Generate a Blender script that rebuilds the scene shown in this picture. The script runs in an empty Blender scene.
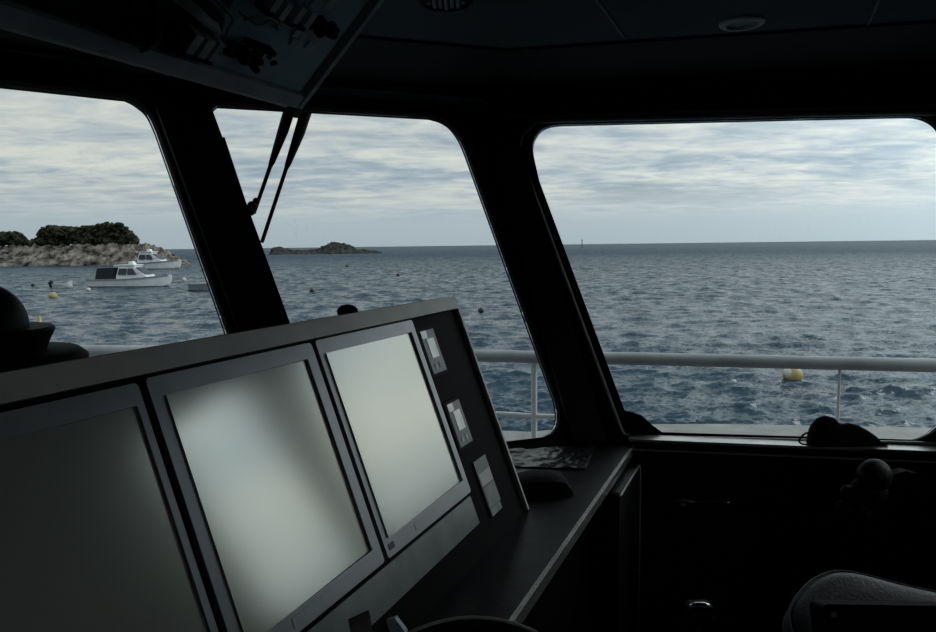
import bpy, bmesh, math, random
import numpy as np
from mathutils import Vector as V, Matrix, noise
from math import sin, cos, atan, radians as rad, pi
random.seed(4)
col = bpy.context.scene.collection
# ------------------------------------------------------------------ camera
FPX = 700.0
pitch = atan(70.7 / FPX); roll = 0.0122
CF = V((0, cos(pitch), -sin(pitch))); U0 = V((0, sin(pitch), cos(pitch))); X0 = V((1, 0, 0))
CR = X0 * cos(roll) - U0 * sin(roll); CU = X0 * sin(roll) + U0 * cos(roll)
EYE = V((0, 0, 1.6)); SEA = -2.6
cd = bpy.data.cameras.new('camera'); cam = bpy.data.objects.new('camera', cd); col.objects.link(cam)
cd.sensor_width = 36; cd.lens = 36 * FPX / 936; cd.clip_start = 0.02; cd.clip_end = 20000
m = Matrix((CR, CU, -CF)).transposed().to_4x4(); m.translation = EYE; cam.matrix_world = m
bpy.context.scene.camera = cam
def ray(x, y): return CF + CR * ((x - 468) / FPX) + CU * ((316 - y) / FPX)
def hit(x, y, o, n):
    d = ray(x, y); return EYE + d * (n.dot(o - EYE) / n.dot(d))
def hz(x, y, z): return hit(x, y, V((0, 0, z)), V((0, 0, 1)))
def atY(x, y, Y): return hit(x, y, V((0, Y, 0)), V((0, 1, 0)))
def az(a): return V((sin(rad(a)), cos(rad(a)), 0))
UP = V((0, 0, 1))
class Plane:
    def __init__(s, o, e1, up):           # e1 horizontal, up lies in the plane
        s.o = V(o); s.e1 = V(e1).normalized(); s.n = s.e1.cross(up).normalized(); s.e2 = s.n.cross(s.e1).normalized()
    def px(s, x, y):
        p = hit(x, y, s.o, s.n) - s.o; return (p.dot(s.e1), p.dot(s.e2))
    def w(s, p): return s.o + s.e1 * p[0] + s.e2 * p[1] + s.n * (p[2] if len(p) > 2 else 0)
    def c(s, P): P = P - s.o; return (P.dot(s.e1), P.dot(s.e2))
    def v_at_z(s, z): return (z - s.o.z) / s.e2.z
# ------------------------------------------------------------------ materials
M = {}
def mat(name, c, rough=.5, metal=0, spec=.5, var=.15, scale=20, bump=0, bscale=60, coat=0, c2=None):
    mt = bpy.data.materials.new(name); mt.use_nodes = True; nt = mt.node_tree; N = nt.nodes; L = nt.links
    b = N['Principled BSDF']; tc = N.new('ShaderNodeTexCoord'); no = N.new('ShaderNodeTexNoise')
    no.inputs['Scale'].default_value = scale; no.inputs['Detail'].default_value = 5
    L.new(tc.outputs['Object'], no.inputs['Vector'])
    cr = N.new('ShaderNodeValToRGB'); L.new(no.outputs['Fac'], cr.inputs['Fac'])
    lo = [x * (1 - var) for x in c]; hi = [min(1, x * (1 + var)) for x in (c2 or c)]
    cr.color_ramp.elements[0].position = .35; cr.color_ramp.elements[1].position = .65
    cr.color_ramp.elements[0].color = (*lo, 1); cr.color_ramp.elements[1].color = (*hi, 1)
    L.new(cr.outputs['Color'], b.inputs['Base Color'])
    b.inputs['Roughness'].default_value = rough; b.inputs['Metallic'].default_value = metal
    b.inputs['Specular IOR Level'].default_value = spec; b.inputs['Coat Weight'].default_value = coat
    if bump:
        n2 = N.new('ShaderNodeTexNoise'); n2.inputs['Scale'].default_value = bscale; n2.inputs['Detail'].default_value = 4
        L.new(tc.outputs['Object'], n2.inputs['Vector']); bp = N.new('ShaderNodeBump'); bp.inputs['Strength'].default_value = bump
        bp.inputs['Distance'].default_value = .01; L.new(n2.outputs['Fac'], bp.inputs['Height']); L.new(bp.outputs['Normal'], b.inputs['Normal'])
    M[name] = mt; return mt
mat('black_wall', (.008, .008, .009), .6, spec=.3)
mat('pillar_black', (.008, .008, .010), .5, spec=.3)
mat('ceiling_panel', (.055, .068, .072), .75, spec=.25, var=.2, scale=3)
mat('soffit_black', (.012, .013, .014), .7, spec=.2)
mat('floor_dark', (.015, .015, .016), .6)
mat('trim_grey', (.45, .445, .44), .45, spec=.4)
mat('rim_alu', (.8, .79, .77), .35, metal=.1)
mat('sill_alu', (.7, .69, .66), .25, metal=.6)
mat('gasket', (.004, .004, .005), .7, spec=.12)
mat('console_black', (.003, .003, .0035), .6, spec=.04)
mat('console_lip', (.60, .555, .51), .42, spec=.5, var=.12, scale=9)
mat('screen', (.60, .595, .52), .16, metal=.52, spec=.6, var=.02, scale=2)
mat('bezel', (.34, .345, .35), .33, metal=.35, spec=.5, var=.05)
mat('bezel_dark', (.02, .02, .02), .4)
mat('panel_satin', (.16, .17, .165), .3, metal=.5, spec=.5)
mat('module_face', (.12, .12, .12), .35)
mat('module_screen', (.55, .55, .52), .3, metal=.4)
mat('card_white', (.62, .62, .60), .5)
mat('card_mid', (.28, .30, .30), .5)
mat('worktop', (.005, .006, .0075), .38, spec=.22, bump=.25, bscale=14, var=.4)
mat('mat_plastic', (.02, .022, .026), .28, spec=.6, bump=1.0, bscale=30, var=.3)
mat('edge_trim', (.62, .62, .60), .24, metal=.8)
mat('leather_black', (.010, .010, .011), .5, spec=.35, bump=.2, bscale=150)
mat('piping', (.6, .6, .57), .5)
mat('leather_grey', (.11, .12, .135), .45, spec=.4, bump=.15, bscale=160, var=.1)
mat('plastic_black', (.003, .003, .004), .6, spec=.08)
mat('cloth_black', (.008, .008, .010), .85, spec=.2, bump=.3, bscale=90)
mat('rubber', (.005, .005, .006), .7, spec=.12)
mat('chrome', (.75, .76, .78), .12, metal=1)
mat('panel_teal', (.62, .80, .82), .6, spec=.3, var=.12, scale=5)
mat('panel_black', (.012, .013, .013), .6)
mat('overhead_frame', (.7, .68, .65), .5, spec=.4)
mat('relay', (.72, .70, .66), .5)
mat('label_plate', (.8, .85, .86), .5, var=.3, scale=90)
mat('wire_white', (.5, .5, .48), .5)
mat('wire_green', (.15, .35, .26), .5)
mat('dome_glass', (.003, .003, .004), .5, spec=.1)
mat('white_paint', (.62, .64, .64), .35, var=.06)
mat('rail_paint', (.33, .35, .36), .4, var=.15, scale=6)
mat('seam_grey', (.12, .12, .12), .6)
mat('gunwale_paint', (.27, .27, .26), .5, var=.2, scale=9)
mat('deck_grey', (.30, .31, .31), .6)
mat('boat_white', (.80, .81, .81), .35, var=.08, scale=1)
mat('boat_grey', (.25, .28, .30), .4, scale=1)
mat('canvas_navy', (.010, .014, .018), .8)
mat('boat_glass', (.03, .04, .05), .1)
mat('antifoul', (.02, .03, .05), .6)
mat('buoy_yellow', (.42, .33, .12), .5, var=.15, scale=5)
mat('buoy_white', (.6, .6, .56), .5)
mat('buoy_dark', (.02, .022, .025), .5)
mat('rock', (.022, .020, .019), .9, spec=.2, var=.35, scale=.45, bump=1, bscale=.9, c2=(.24, .21, .185))
mat('rock_dark', (.018, .019, .019), .9, spec=.2, var=.3, scale=.5, bump=.8, bscale=1.2, c2=(.055, .055, .052))
mat('scrub', (.012, .014, .009), .9, spec=.1, var=.5, scale=1.0, bump=1, bscale=3, c2=(.045, .048, .030))
mat('lamp_lens', (.18, .18, .17), .5)
mat('paper_blue', (.55, .62, .72), .6)
mat('grey_plastic', (.22, .21, .20), .5)
def glass():
    mt = bpy.data.materials.new('window_glass'); mt.use_nodes = True; nt = mt.node_tree; N = nt.nodes; L = nt.links
    N.remove(N['Principled BSDF']); out = N['Material Output']
    tr = N.new('ShaderNodeBsdfTransparent'); tr.inputs[0].default_value = (.95, .97, .965, 1)
    gl = N.new('ShaderNodeBsdfGlossy'); gl.inputs['Roughness'].default_value = .01
    fr = N.new('ShaderNodeFresnel'); fr.inputs[0].default_value = 1.12
    mx = N.new('ShaderNodeMixShader'); L.new(fr.outputs[0], mx.inputs[0]); L.new(tr.outputs[0], mx.inputs[1]); L.new(gl.outputs[0], mx.inputs[2])
    tc = N.new('ShaderNodeTexCoord'); no = N.new('ShaderNodeTexNoise'); no.inputs['Scale'].default_value = 130; no.inputs['Detail'].default_value = 2
    n3 = N.new('ShaderNodeTexNoise'); n3.inputs['Scale'].default_value = 4
    L.new(tc.outputs['Object'], no.inputs[0]); L.new(tc.outputs['Object'], n3.inputs[0])
    r1 = N.new('ShaderNodeMapRange'); r1.inputs[1].default_value = .64; r1.inputs[2].default_value = .75; r1.inputs[4].default_value = .12; L.new(no.outputs[0], r1.inputs[0])
    r2 = N.new('ShaderNodeMapRange'); r2.inputs[1].default_value = .5; r2.inputs[2].default_value = .65; L.new(n3.outputs[0], r2.inputs[0])
    mu = N.new('ShaderNodeMath'); mu.operation = 'MULTIPLY'; L.new(r1.outputs[0], mu.inputs[0]); L.new(r2.outputs[0], mu.inputs[1])
    di = N.new('ShaderNodeBsdfTranslucent'); di.inputs[0].default_value = (.6, .62, .62, 1)
    m2 = N.new('ShaderNodeMixShader'); L.new(mu.outputs[0], m2.inputs[0]); L.new(mx.outputs[0], m2.inputs[1]); L.new(di.outputs[0], m2.inputs[2])
    L.new(m2.outputs[0], out.inputs[0]); M['glass'] = mt
glass()
def water():
    mt = bpy.data.materials.new('sea_water'); mt.use_nodes = True; nt = mt.node_tree; N = nt.nodes; L = nt.links
    b = N['Principled BSDF']; b.inputs['Base Color'].default_value = (.022, .054, .082, 1)
    b.inputs['IOR'].default_value = 1.33; b.inputs['Specular IOR Level'].default_value = .40
    tc = N.new('ShaderNodeTexCoord'); geo = N.new('ShaderNodeNewGeometry'); acc = None
    ln = N.new('ShaderNodeVectorMath'); ln.operation = 'LENGTH'; L.new(tc.outputs['Object'], ln.inputs[0])
    mr = N.new('ShaderNodeMapRange'); mr.inputs[1].default_value = 15; mr.inputs[2].default_value = 300; mr.inputs[3].default_value = .07; mr.inputs[4].default_value = .5
    L.new(ln.outputs['Value'], mr.inputs[0]); L.new(mr.outputs[0], b.inputs['Roughness'])
    # wave facets: small tilts of the surface normal at several wave sizes
    for sc, det, w, st in ((.5, 5, .6, .5), (2.4, 4, .8, .6), (11, 3, 1.1, .7)):
        mp = N.new('ShaderNodeMapping'); mp.inputs['Scale'].default_value = (sc * st, sc, sc); mp.inputs['Rotation'].default_value = (0, 0, rad(7 + sc))
        L.new(tc.outputs['Object'], mp.inputs[0])
        no = N.new('ShaderNodeTexNoise'); no.inputs['Scale'].default_value = 1; no.inputs['Detail'].default_value = det; no.inputs['Distortion'].default_value = .5
        L.new(mp.outputs[0], no.inputs[0])
        sb_ = N.new('ShaderNodeVectorMath'); sb_.operation = 'SUBTRACT'; L.new(no.outputs['Color'], sb_.inputs[0]); sb_.inputs[1].default_value = (.5, .5, .5)
        ml = N.new('ShaderNodeVectorMath'); ml.operation = 'MULTIPLY'; L.new(sb_.outputs[0], ml.inputs[0]); ml.inputs[1].default_value = (w * .8, w, 0)
        if acc is None: acc = ml
        else:
            ad = N.new('ShaderNodeVectorMath'); ad.operation = 'ADD'; L.new(acc.outputs[0], ad.inputs[0]); L.new(ml.outputs[0], ad.inputs[1]); acc = ad
    ad = N.new('ShaderNodeVectorMath'); ad.operation = 'ADD'; L.new(acc.outputs[0], ad.inputs[0]); L.new(geo.outputs['Normal'], ad.inputs[1])
    nm = N.new('ShaderNodeVectorMath'); nm.operation = 'NORMALIZE'; L.new(ad.outputs[0], nm.inputs[0]); L.new(nm.outputs[0], b.inputs['Normal']); M['water'] = mt
water()
# ------------------------------------------------------------------ mesh helpers (all world coordinates)
def link(name, me, mt, parent=None, smooth=False):
    o = bpy.data.objects.new(name, me); col.objects.link(o)
    if parent is not None:
        p = parent; off = V((0, 0, 0))
        while p is not None: off += p.location; p = p.parent
        o.parent = parent; me.transform(Matrix.Translation(-off))
    else:
        if len(me.vertices):
            bb = [v.co for v in me.vertices]; n = len(bb)
            c = V((sum(v.x for v in bb) / n, sum(v.y for v in bb) / n, min(v.z for v in bb)))
            me.transform(Matrix.Translation(-c)); o.location = c
    for x in (mt if isinstance(mt, (list, tuple)) else [mt]): me.materials.append(M[x])
    if smooth: me.polygons.foreach_set('use_smooth', [True] * len(me.polygons))
    me.update(); return o
def obj(name, bm, mt, parent=None, smooth=False, bevel=0):
    if bevel: bmesh.ops.bevel(bm, geom=[e for e in bm.edges if len(e.link_faces) == 2 and e.calc_face_angle(0) > .5], offset=bevel, segments=2, affect='EDGES', clamp_overlap=True)
    bmesh.ops.recalc_face_normals(bm, faces=bm.faces)
    me = bpy.data.meshes.new(name); bm.to_mesh(me); bm.free()
    o = link(name, me, mt, parent)
    if smooth or bevel:
        me.polygons.foreach_set('use_smooth', [True] * len(me.polygons))
        try: me.set_sharp_from_angle(angle=rad(40))
        except Exception: pass
    return o
def tag(o, label, cat, group=None, kind=None):
    o['label'] = label; o['category'] = cat
    if group: o['group'] = group
    if kind: o['kind'] = kind
    return o
def thing(name, loc, label, cat, group=None):
    o = bpy.data.objects.new(name, None); col.objects.link(o); o.location = loc; o.empty_display_size = .05
    return tag(o, label, cat, group)
def struct(o): o['kind'] = 'structure'; return o
def copy_tree(o, parent=None):
    c = o.copy(); col.objects.link(c); c.parent = parent
    for ch in [x for x in bpy.data.objects if x.parent == o]: copy_tree(ch, c)
    return c
def B(): return bmesh.new()
def box(bm, c, a, b, d):                 # centre and three half vectors
    c = V(c); a = V(a); b = V(b); d = V(d); vs = []
    for i in (-1, 1):
        for j in (-1, 1):
            for k in (-1, 1): vs.append(bm.verts.new(c + a * i + b * j + d * k))
    for f in ((0, 1, 3, 2), (4, 6, 7, 5), (0, 4, 5, 1), (2, 3, 7, 6), (0, 2, 6, 4), (1, 5, 7, 3)): bm.faces.new([vs[i] for i in f])
    return bm
def abox(bm, x0, x1, y0, y1, z0, z1): return box(bm, ((x0 + x1) / 2, (y0 + y1) / 2, (z0 + z1) / 2), ((x1 - x0) / 2, 0, 0), (0, (y1 - y0) / 2, 0), (0, 0, (z1 - z0) / 2))
def pbox(bm, P, u0, u1, v0, v1, w0, w1):  # box in a plane's frame
    return box(bm, P.w(((u0 + u1) / 2, (v0 + v1) / 2, (w0 + w1) / 2)), P.e1 * ((u1 - u0) / 2), P.e2 * ((v1 - v0) / 2), P.n * ((w1 - w0) / 2))
def prism(bm, pts, d):
    d = V(d); a = [bm.verts.new(V(p)) for p in pts]; b = [bm.verts.new(V(p) + d) for p in pts]; n = len(pts)
    bm.faces.new(a[::-1]); bm.faces.new(b)
    for i in range(n): bm.faces.new((a[i], a[(i + 1) % n], b[(i + 1) % n], b[i]))
    return bm
def plate(bm, P, outer, holes, w0, w1):
    """plate with holes in plane coordinates, from offset w0 to w1"""
    t = bmesh.new(); edges = []
    for loop in [outer] + holes:
        vs = [t.verts.new((p[0], p[1], 0)) for p in loop]
        for i in range(len(vs)): edges.append(t.edges.new((vs[i], vs[(i + 1) % len(vs)])))
    bmesh.ops.triangle_fill(t, use_beauty=True, use_dissolve=False, edges=edges)
    t.verts.ensure_lookup_table(); t.verts.index_update()
    lo = [bm.verts.new(P.w((v.co.x, v.co.y, w0))) for v in t.verts]; hi = [bm.verts.new(P.w((v.co.x, v.co.y, w1))) for v in t.verts]
    for f in t.faces:
        ix = [v.index for v in f.verts]; bm.faces.new([lo[i] for i in ix]); bm.faces.new([hi[i] for i in ix][::-1])
    k = 0
    for loop in [outer] + holes:
        n = len(loop)
        for i in range(n): bm.faces.new((lo[k + i], lo[k + (i + 1) % n], hi[k + (i + 1) % n], hi[k + i]))
        k += n
    t.free(); return bm
def tube(bm, pts, r, seg=10, closed=False, caps=True):
    pts = [V(p) for p in pts]; n = len(pts); rr = r if isinstance(r, (list, tuple)) else [r] * n; rings = []
    prev = None
    for i in range(n):
        if closed: t = (pts[(i + 1) % n] - pts[i - 1])
        else: t = pts[min(i + 1, n - 1)] - pts[max(i - 1, 0)]
        t.normalize()
        if prev is None: a = t.orthogonal().normalized()
        else:
            a = prev - t * prev.dot(t)
            a = a.normalized() if a.length > 1e-6 else t.orthogonal().normalized()
        prev = a; b = t.cross(a)
        rings.append([bm.verts.new(pts[i] + (a * cos(2 * pi * k / seg) + b * sin(2 * pi * k / seg)) * rr[i]) for k in range(seg)])
    for i in range(n if closed else n - 1):
        A, C = rings[i], rings[(i + 1) % n]
        for k in range(seg): bm.faces.new((A[k], A[(k + 1) % seg], C[(k + 1) % seg], C[k]))
    if not closed and caps: bm.faces.new(rings[0][::-1]); bm.faces.new(rings[-1])
    return bm
def lathe(bm, c, prof, seg=28, ax=None):  # prof: (radius, height)
    c = V(c); ax = V(ax or (0, 0, 1)).normalized(); a = ax.orthogonal().normalized(); b = ax.cross(a); rings = []
    for r, h in prof:
        if r < 1e-6: rings.append([bm.verts.new(c + ax * h)])
        else: rings.append([bm.verts.new(c + ax * h + (a * cos(2 * pi * k / seg) + b * sin(2 * pi * k / seg)) * r) for k in range(seg)])
    for A, C in zip(rings, rings[1:]):
        for k in range(seg):
            q = [A[k % len(A)], A[(k + 1) % len(A)], C[(k + 1) % len(C)], C[k % len(C)]]
            u = [];[u.append(x) for x in q if x not in u]
            if len(u) > 2: bm.faces.new(u)
    if len(rings[0]) > 1: bm.faces.new(rings[0][::-1])
    if len(rings[-1]) > 1: bm.faces.new(rings[-1])
    return bm
def ball(bm, c, rx, ry=None, rz=None, seg=20, rot=None):
    ry = ry or rx; rz = rz or rx; R = rot or Matrix.Identity(3)
    r = bmesh.ops.create_uvsphere(bm, u_segments=seg, v_segments=seg // 2, radius=1)
    for v in r['verts']: v.co = R @ V((v.co.x * rx, v.co.y * ry, v.co.z * rz)) + V(c)
    return bm
def arc(c, r, a0, a1, n=8): return [(c[0] + r * cos(rad(a0 + (a1 - a0) * i / n)), c[1] + r * sin(rad(a0 + (a1 - a0) * i / n))) for i in range(n + 1)]
def rrect(u0, u1, v0, v1, r, n=4):
    return arc((u1 - r, v0 + r), r, -90, 0, n) + arc((u1 - r, v1 - r), r, 0, 90, n) + arc((u0 + r, v1 - r), r, 90, 180, n) + arc((u0 + r, v0 + r), r, 180, 270, n)
def smooth_loop(pts, n=6, k=.5):
    """Catmull-Rom through points (open)"""
    out = []; P = [pts[0]] + list(pts) + [pts[-1]]
    for i in range(1, len(P) - 2):
        for j in range(n):
            t = j / n; p0, p1, p2, p3 = (V(P[i + q]) for q in (-1, 0, 1, 2))
            out.append(.5 * ((2 * p1) + (p2 - p0) * t + (2 * p0 - 5 * p1 + 4 * p2 - p3) * t * t + (3 * p1 - p0 - 3 * p2 + p3) * t ** 3))
    out.append(V(pts[-1])); return out
# ------------------------------------------------------------------ wheelhouse shell
ZS = .95; ZC = 2.15; TH = .035
nR = az(11); dR = az(101); t = .25
PR = Plane(nR * 2.235 + UP * 1.0, dR, UP + nR * t)
def line_at(P, q0, q1, z):
    a = P.w(P.px(*q0)); b = P.w(P.px(*q1)); return a + (b - a) * ((z - a.z) / (b.z - a.z))
cA = [line_at(PR, (492, 107), (588, 440), z) for z in (ZS, ZC)]       # crease between front windows and right window
cB = [line_at(PR, (968, 118), (985, 440), z) for z in (ZS, ZC)]
P2 = Plane(cA[0], az(70), cA[1] - cA[0])
c12 = [line_at(P2, (172, 105), (256, 330), z) for z in (ZS, ZC)]
P1 = Plane(c12[0], az(50), c12[1] - c12[0])
cL = [c12[0] - az(50) * 1.30, c12[1] - az(50) * 1.34]
PS = Plane(cB[0], az(148), cB[1] - cB[0])
cE = [cB[0] + az(148) * 1.5, cB[1] + az(148) * 1.6]
for P in (PR, P2, P1, PS):
    mid = V((.1, .3, 1.5))
    P.out = 1 if (P.o - mid).dot(P.n) > 0 else -1
def wall(name, P, A, C, holes):
    outer = [P.c(A[0]), P.c(C[0]), P.c(C[1]), P.c(A[1])]
    b = plate(B(), P, outer, holes, 0, TH * P.out)
    # lower, upright part
    d = (C[0] - A[0]); nn = d.cross(UP).normalized()
    if nn.dot(P.n * P.out) < 0: nn = -nn
    prism(b, [V((A[0].x, A[0].y, 0)), V((C[0].x, C[0].y, 0)), C[0], A[0]], nn * TH)
    return struct(obj(name, b, 'black_wall'))
# window outlines, in their own planes
class Off:
    def __init__(s, P): s.P = P; s.Q = Plane(P.o + P.n * P.out * TH, P.e1, P.e2)
    def px(s, x, y):
        d = ray(x, y); p = hit(x, y, s.Q.o, s.Q.n) - s.P.o; return (p.dot(s.P.e1), p.dot(s.P.e2))
def px(P, L): return [Off(P).px(*q) for q in L]
def pxa(P, L): return [tuple(q) for q in smooth_loop(px(P, L), 3)]
def opx(P, x, y): return Off(P).px(x, y)
holeR = pxa(PR, [(540, 185), (536, 168), (533, 152), (535, 141), (541, 132), (550, 127.5), (562, 126)]) + pxa(PR, [(898, 118), (914, 118.5), (927, 123), (936, 131), (942, 145), (945, 165)]) + \
    px(PR, [(958, 395), (950, 404), (938, 424), (926, 434), (912, 440)]) + px(PR, [(661, 432.5), (652, 426), (641, 416), (633, 413), (624, 411)])
zb2 = P2.w(opx(P2, 546, 438)).z; vb2 = P2.v_at_z(zb2)
l2a = opx(P2, 210, 110); l2b = opx(P2, 288, 325)
def xl(a, b, v): return a[0] + (b[0] - a[0]) * (v - a[1]) / (b[1] - a[1])
hole2 = pxa(P2, [(553, 402), (555, 414), (554, 426), (548, 435)]) + [(opx(P2, 540, 438)[0], vb2), (xl(l2a, l2b, vb2) + .03, vb2), (xl(l2a, l2b, vb2 + .03), vb2 + .03), opx(P2, 211, 113), opx(P2, 217, 108)] + \
    pxa(P2, [(428, 119.5), (440, 123), (450, 130), (459, 143), (466, 160)])
vb1 = P1.v_at_z(zb2); l1a = opx(P1, 152, 127); l1b = opx(P1, 225, 335)
vt1 = opx(P1, 110, 99.5)[1]
hole1 = [(xl(l1a, l1b, vb1 + .05), vb1 + .05), (xl(l1a, l1b, vb1) - .05, vb1), (-1.12, vb1), (-1.18, vb1 + .06), (-1.24, vt1 - .06), (-1.18, vt1)] + pxa(P1, [(0, 88), (112, 100), (126, 102), (138, 109), (147, 118), (155, 135)])
if hole1[2][0] > 0: pass
zs = PS.v_at_z
holeS = [(.09, zs(1.05)), (.38, zs(1.05)), (.42, zs(1.09)), (.43, zs(2.05)), (.40, zs(2.10)), (.07, zs(2.10)), (.04, zs(2.06)), (.05, zs(1.09))]  # side opening out of view, sized to suit the reflections in the screens
wall('wall_front', P2, c12, cA, [hole2]); wall('wall_left', P1, cL, c12, [hole1]); wall('wall_right', PR, cA, cB, [holeR]); wall('wall_starboard', PS, cB, cE, [holeS])
YB = -1.7
def flat(name, A, C, th, windows=()):
    a = A[0]; d = (C[0] - A[0]).normalized(); nn = d.cross(UP).normalized()
    if nn.dot((a - V((0, 0, a.z)))) < 0: nn = -nn
    b = prism(B(), [V((A[0].x, A[0].y, 0)), V((C[0].x, C[0].y, 0)), C[0], C[1], A[1], A[0]], nn * th)
    return struct(obj(name, b, 'black_wall'))
bl = [V((cL[0].x, YB, ZS)), V((cL[1].x, YB, ZC))]; br = [V((cE[0].x, YB, ZS)), V((cE[1].x, YB, ZC))]
flat('wall_port', bl, cL, TH)
PA_ = Plane(cE[0], br[0] - cE[0], cE[1] - cE[0]); PA_.out = 1 if (PA_.o - V((.1, .3, 1.5))).dot(PA_.n) > 0 else -1
za = PA_.v_at_z
holeFill = [(.62, za(1.15)), (1.9, za(1.15)), (1.96, za(1.21)), (1.96, za(1.90)), (1.9, za(1.96)), (.62, za(1.96)), (.56, za(1.90)), (.56, za(1.21))]  # aft opening out of view, added to brighten the dim cabin
wall('wall_aft_starboard', PA_, cE, br, [holeFill])
b = abox(B(), bl[1].x - .1, br[1].x + .1, YB - .06, YB, 0, ZC); struct(obj('wall_back', b, 'black_wall'))
foot = [cL[0], c12[0], cA[0], cB[0], cE[0], br[0], bl[0]]; head = [cL[1], c12[1], cA[1], cB[1], cE[1], br[1], bl[1]]
b = prism(B(), [V((p.x * 1.05, p.y * 1.04, -.06)) for p in foot], (0, 0, .06)); struct(obj('floor', b, 'floor_dark'))
b = prism(B(), [V((p.x * 1.08, p.y * 1.06, ZC)) for p in head], (0, 0, .06)); struct(obj('ceiling', b, 'ceiling_panel'))
# soffit along the window heads
def soffit(pts, wid, name):
    b = B()
    ins = []
    n = len(pts)
    for i, p in enumerate(pts):
        d0 = (pts[i] - pts[i - 1]).normalized() if i > 0 else None
        d1 = (pts[i + 1] - pts[i]).normalized() if i < n - 1 else None
        dd = ((d0 or d1) + (d1 or d0)).normalized(); nn = V((dd.y, -dd.x, 0))
        ins.append(V((p.x, p.y, 0)) + nn * wid[i])
    for i in range(n - 1):
        q = [V((pts[i].x, pts[i].y, ZC - .016)), V((pts[i + 1].x, pts[i + 1].y, ZC - .016)), ins[i + 1] + UP * (ZC - .008), ins[i] + UP * (ZC - .008)]
        q2 = [V((v.x, v.y, ZC)) for v in q]
        lo = [b.verts.new(v) for v in q]; hi = [b.verts.new(v) for v in q2]
        b.faces.new(lo); b.faces.new(hi[::-1])
        for k in range(4): b.faces.new((lo[k], lo[(k + 1) % 4], hi[(k + 1) % 4], hi[k]))
    return struct(obj(name, b, 'soffit_black'))
soffit([c12[1], cA[1], cB[1], cE[1]], [.5, .52, .55, .4], 'trim_1')
soffit([cL[1], c12[1]], [.3, .5], 'trim_2')
# head rails
def strip(name, P, q0, q1, h, w, mt, v=None):
    a = P.px(*q0); c = P.px(*q1); d = V((c[0] - a[0], c[1] - a[1])); L = d.length; d /= L
    A = P.w(a); C = P.w(c); nn = -P.n * P.out; e = (C - A).normalized(); up = nn.cross(e).normalized()
    bm = box(B(), (A + C) / 2 + nn * w / 2, e * (L / 2), up * (h / 2), nn * (w / 2))
    return struct(obj(name, bm, mt, bevel=.0015))
strip('trim_3', P2, (216, 84.5), (481, 105), .012, .03, 'rim_alu')
strip('trim_4', P1, (-160, 20), (168, 77), .010, .035, 'rim_alu')
strip('trim_5', PR, (492, 119.5), (960, 107.5), .008, .02, 'trim_grey')
strip('trim_6', P2, (481, 105), (491, 119.5), .006, .02, 'rim_alu')
# ceiling seams and fittings
u = az(23.63); b90 = V((-u.y, u.x, 0))
for k, (x, y) in enumerate([(610, 17), (872, 15)]):
    c = hz(x, y, ZC)
    bm = box(B(), c - u * 1.2 + UP * -.001, u * 1.38, b90 * .003, UP * .003); struct(obj('trim_%d' % (7 + k), bm, 'seam_grey'))
c = hz(742, 21.5, ZC)
cl = thing('ceiling_light', (c.x, c.y, ZC), 'small round recessed ceiling light, switched off, above the wide right window', 'ceiling light', 'round ceiling fittings')
bm = lathe(B(), (c.x, c.y, ZC), [(.055, 0), (.055, -.006), (.050, -.010), (.040, -.010), (.037, -.002), (.037, 0)]); obj('trim_ring', bm, 'trim_grey', cl, smooth=True)
bm = lathe(B(), (c.x, c.y, ZC - .003), [(.0, 0), (.037, 0), (.037, .003)]); obj('lens', bm, 'lamp_lens', cl)
c = hz(446, -3, ZC)
cs = thing('ceiling_speaker', (c.x, c.y, ZC), 'black round perforated ceiling fitting cut by the top edge, beside the overhead panel', 'ceiling speaker', 'round ceiling fittings')
bm = lathe(B(), (c.x, c.y, ZC), [(.062, 0), (.060, -.012), (.052, -.015), (.050, -.010), (.0, -.010)]); obj('rim', bm, 'rubber', cs, smooth=True)
bm = B()
for i in range(-3, 4):
    for j in range(-3, 4):
        if i * i + j * j < 10: ball(bm, (c.x + i * .013, c.y + j * .013, ZC - .012), .0045, seg=8)
obj('grille', bm, 'trim_grey', cs)
# ------------------------------------------------------------------ windows: frame + pane
def window(i, P, hole, rim, rimmat='rim_alu', rr=.0065):
    s = P.out
    def off(loop, k):
        cx = sum(p[0] for p in loop) / len(loop); cy = sum(p[1] for p in loop) / len(loop); out = []
        n = len(loop)
        area = sum(loop[j][0] * loop[(j + 1) % n][1] - loop[(j + 1) % n][0] * loop[j][1] for j in range(n)); sg = 1 if area > 0 else -1
        for j in range(n):
            a = V(loop[j - 1]); c = V(loop[j]); d = V(loop[(j + 1) % n]); t1 = (c - a).normalized(); t2 = (d - c).normalized(); tt = (t1 + t2).normalized()
            out.append((c.x + tt.y * sg * k, c.y - tt.x * sg * k))
        return out
    inner = off(hole, -.0015); outer = off(hole, .012)
    bm = plate(B(), P, outer, [inner], -.004 * s, -.0005 * s)
    plate(bm, P, off(hole, -.0005), [inner], .0 * s, TH * s)
    w = struct(obj('window_%d' % i, bm, 'gasket'))
    bm = plate(B(), P, off(hole, -.003), [], .016 * s, .022 * s); g = obj('glass_pane', bm, 'glass', w)
    if rim:
        bm = B(); pts = [P.w((p[0], p[1], -.010 * s)) for p in rim]; tube(bm, pts, rr, 8, closed=True); obj('rim_bead', bm, rimmat, w, smooth=True)
    return w
def pxi(P, L): return [P.px(*q) for q in L]
rimR = pxi(PR, [(519, 152), (523, 136), (537, 124), (552, 122)]) + pxi(PR, [(905, 114), (940, 116), (955, 130)]) + pxi(PR, [(972, 430), (966, 442), (950, 444)]) + pxi(PR, [(631, 436.5), (623.5, 434), (620, 427)])
window(1, P1, hole1, None); window(2, P2, hole2, None); window(3, PR, holeR, rimR); window(4, PS, holeS, None); window(5, PA_, holeFill, None)  # last two are out of view: screen reflections, and added cabin light
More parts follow.
